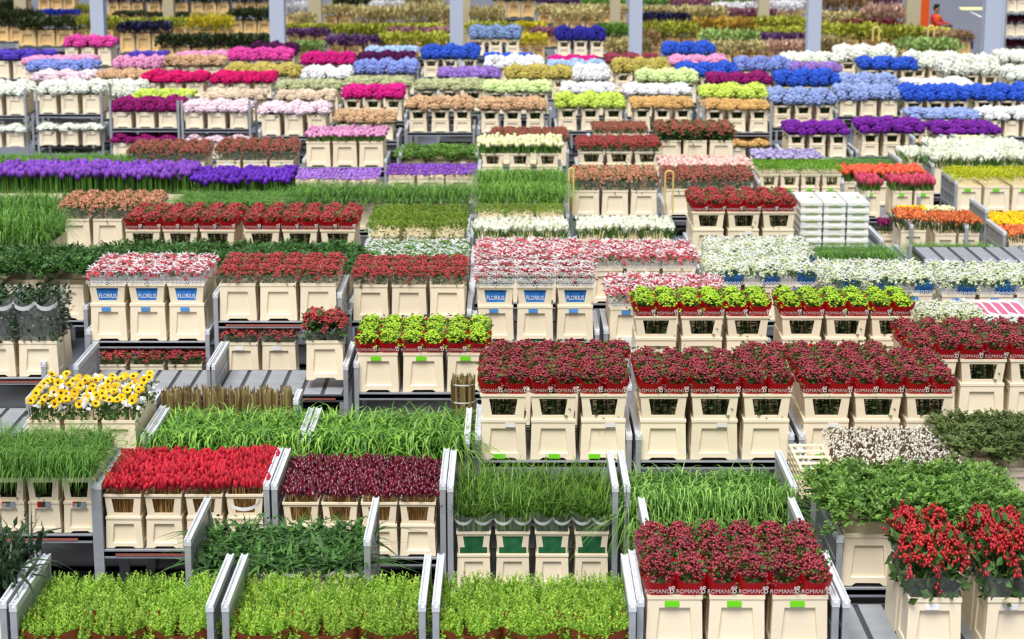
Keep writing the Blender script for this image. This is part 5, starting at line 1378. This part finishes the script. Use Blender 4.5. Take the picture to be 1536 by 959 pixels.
mbt = MB(); mbt.add(ICO2[0] * np.array([.105, .098, .07]) + np.array([.03, 0, 1.69]), ICO2[1]); mbt.add(ICO2[0] * np.array([.06, .09, .1]) + np.array([-.03, 0, 1.62]), ICO2[1]); mesh_obj('hair', mbt.mesh('hair', True), M_HAIR, per)
mbt = MB(); mbt.add(ICO0[0] * .022 + np.array([.142, 0, 1.565]), ICO0[1]); mesh_obj('nose', mbt.mesh('nose', True), M_SKIN, per)
for s_ in (-1, 1):
    mbt = MB(); mbt.add(ICO0[0] * .01 + np.array([.125, s_ * .034, 1.6]), ICO0[1]); mesh_obj('eye', mbt.mesh('eye'), M_HAIR, per)
    mbt = MB(); mbt.add(ICO0[0] * np.array([.018, .01, .028]) + np.array([.04, s_ * .098, 1.58]), ICO0[1]); mesh_obj('ear', mbt.mesh('ear', True), M_SKIN, per)
mbt = MB()
sec = [(.90, .15, .15), (1.05, .148, .155), (1.22, .172, .19), (1.34, .165, .20), (1.40, .10, .16)]
rg = [[(a * math.cos(6.283 * j / 16) - .005, b * math.sin(6.283 * j / 16), z) for j in range(16)] for z, a, b in sec]
for u, v in zip(rg, rg[1:]): ring(mbt, u, v)
mesh_obj('vest', mbt.mesh('vest', True), M_VEST, per)
per.rotation_euler = tug.rotation_euler = (0, 0, math.radians(-38)); per.location.z = -.1; tug.scale.z = .88
q = at(1386, 54, 72); st_ = empty('covered_trolley', (q.x, q.y, 0), 'tall trolley under an orange cover behind the driver', 'trolley')
mbt = MB(); mbt.hexa([(-.16, 0, .15), (.16, 0, .15), (.16, .7, .15), (-.16, .7, .15), (-.14, .04, 2.0), (.15, .04, 2.0), (.15, .66, 2.0), (-.14, .66, 2.0)]); mesh_obj('cover', mbt.mesh('cover'), M_ORANGE2, st_)
for x in (-.12, .12):
    for y in (.1, .6): mesh_obj('wheel', WHEEL, M_RUBBER, st_, (x, y, 0))
# maroon rack at the far right
zc_ = 62.0; q = at(1540, 83, zc_); rk = empty('flower_rack', (q.x, q.y, 0), 'tall rack of maroon flowers and white boxes right of sixth pillar', 'rack')
for i, z in enumerate((.25, 1.0, 1.75)):
    mbt = MB(); mbt.box(-.7, .7, 0, .8, z - .04, z); mesh_obj('shelf', mbt.mesh('shelf'), M_STEEL, rk)
for x in (-.72, .68):
    for y in (0, .76): mesh_obj('post', POST, M_STEEL, rk, (x + .02, y + .02, 0), (1, 1, 2.6))
for i, z in enumerate((.25, 1.0, 1.75)):
    for k in range(4):
        w = ('lowest', 'middle', 'top')[i]; p_ = POSW[4][k]
        bb = empty('flower_bucket', (q.x - .5 + .33 * k, q.y + .35, z), '%s cream bucket on the %s shelf of maroon rack' % (p_, w), 'bucket', 'rack buckets')
        mesh_obj('body', BUCKET, M_CREAM, bb, scale=(.8, 1, .36))
        bunch('flat', 't_maroon', q.x - .5 + .33 * k, q.y + .35, z + .36, .8, 1.2, 1.6, '%s maroon bunch on the %s shelf of the rack' % (p_, w), group='maroon rack bunches')
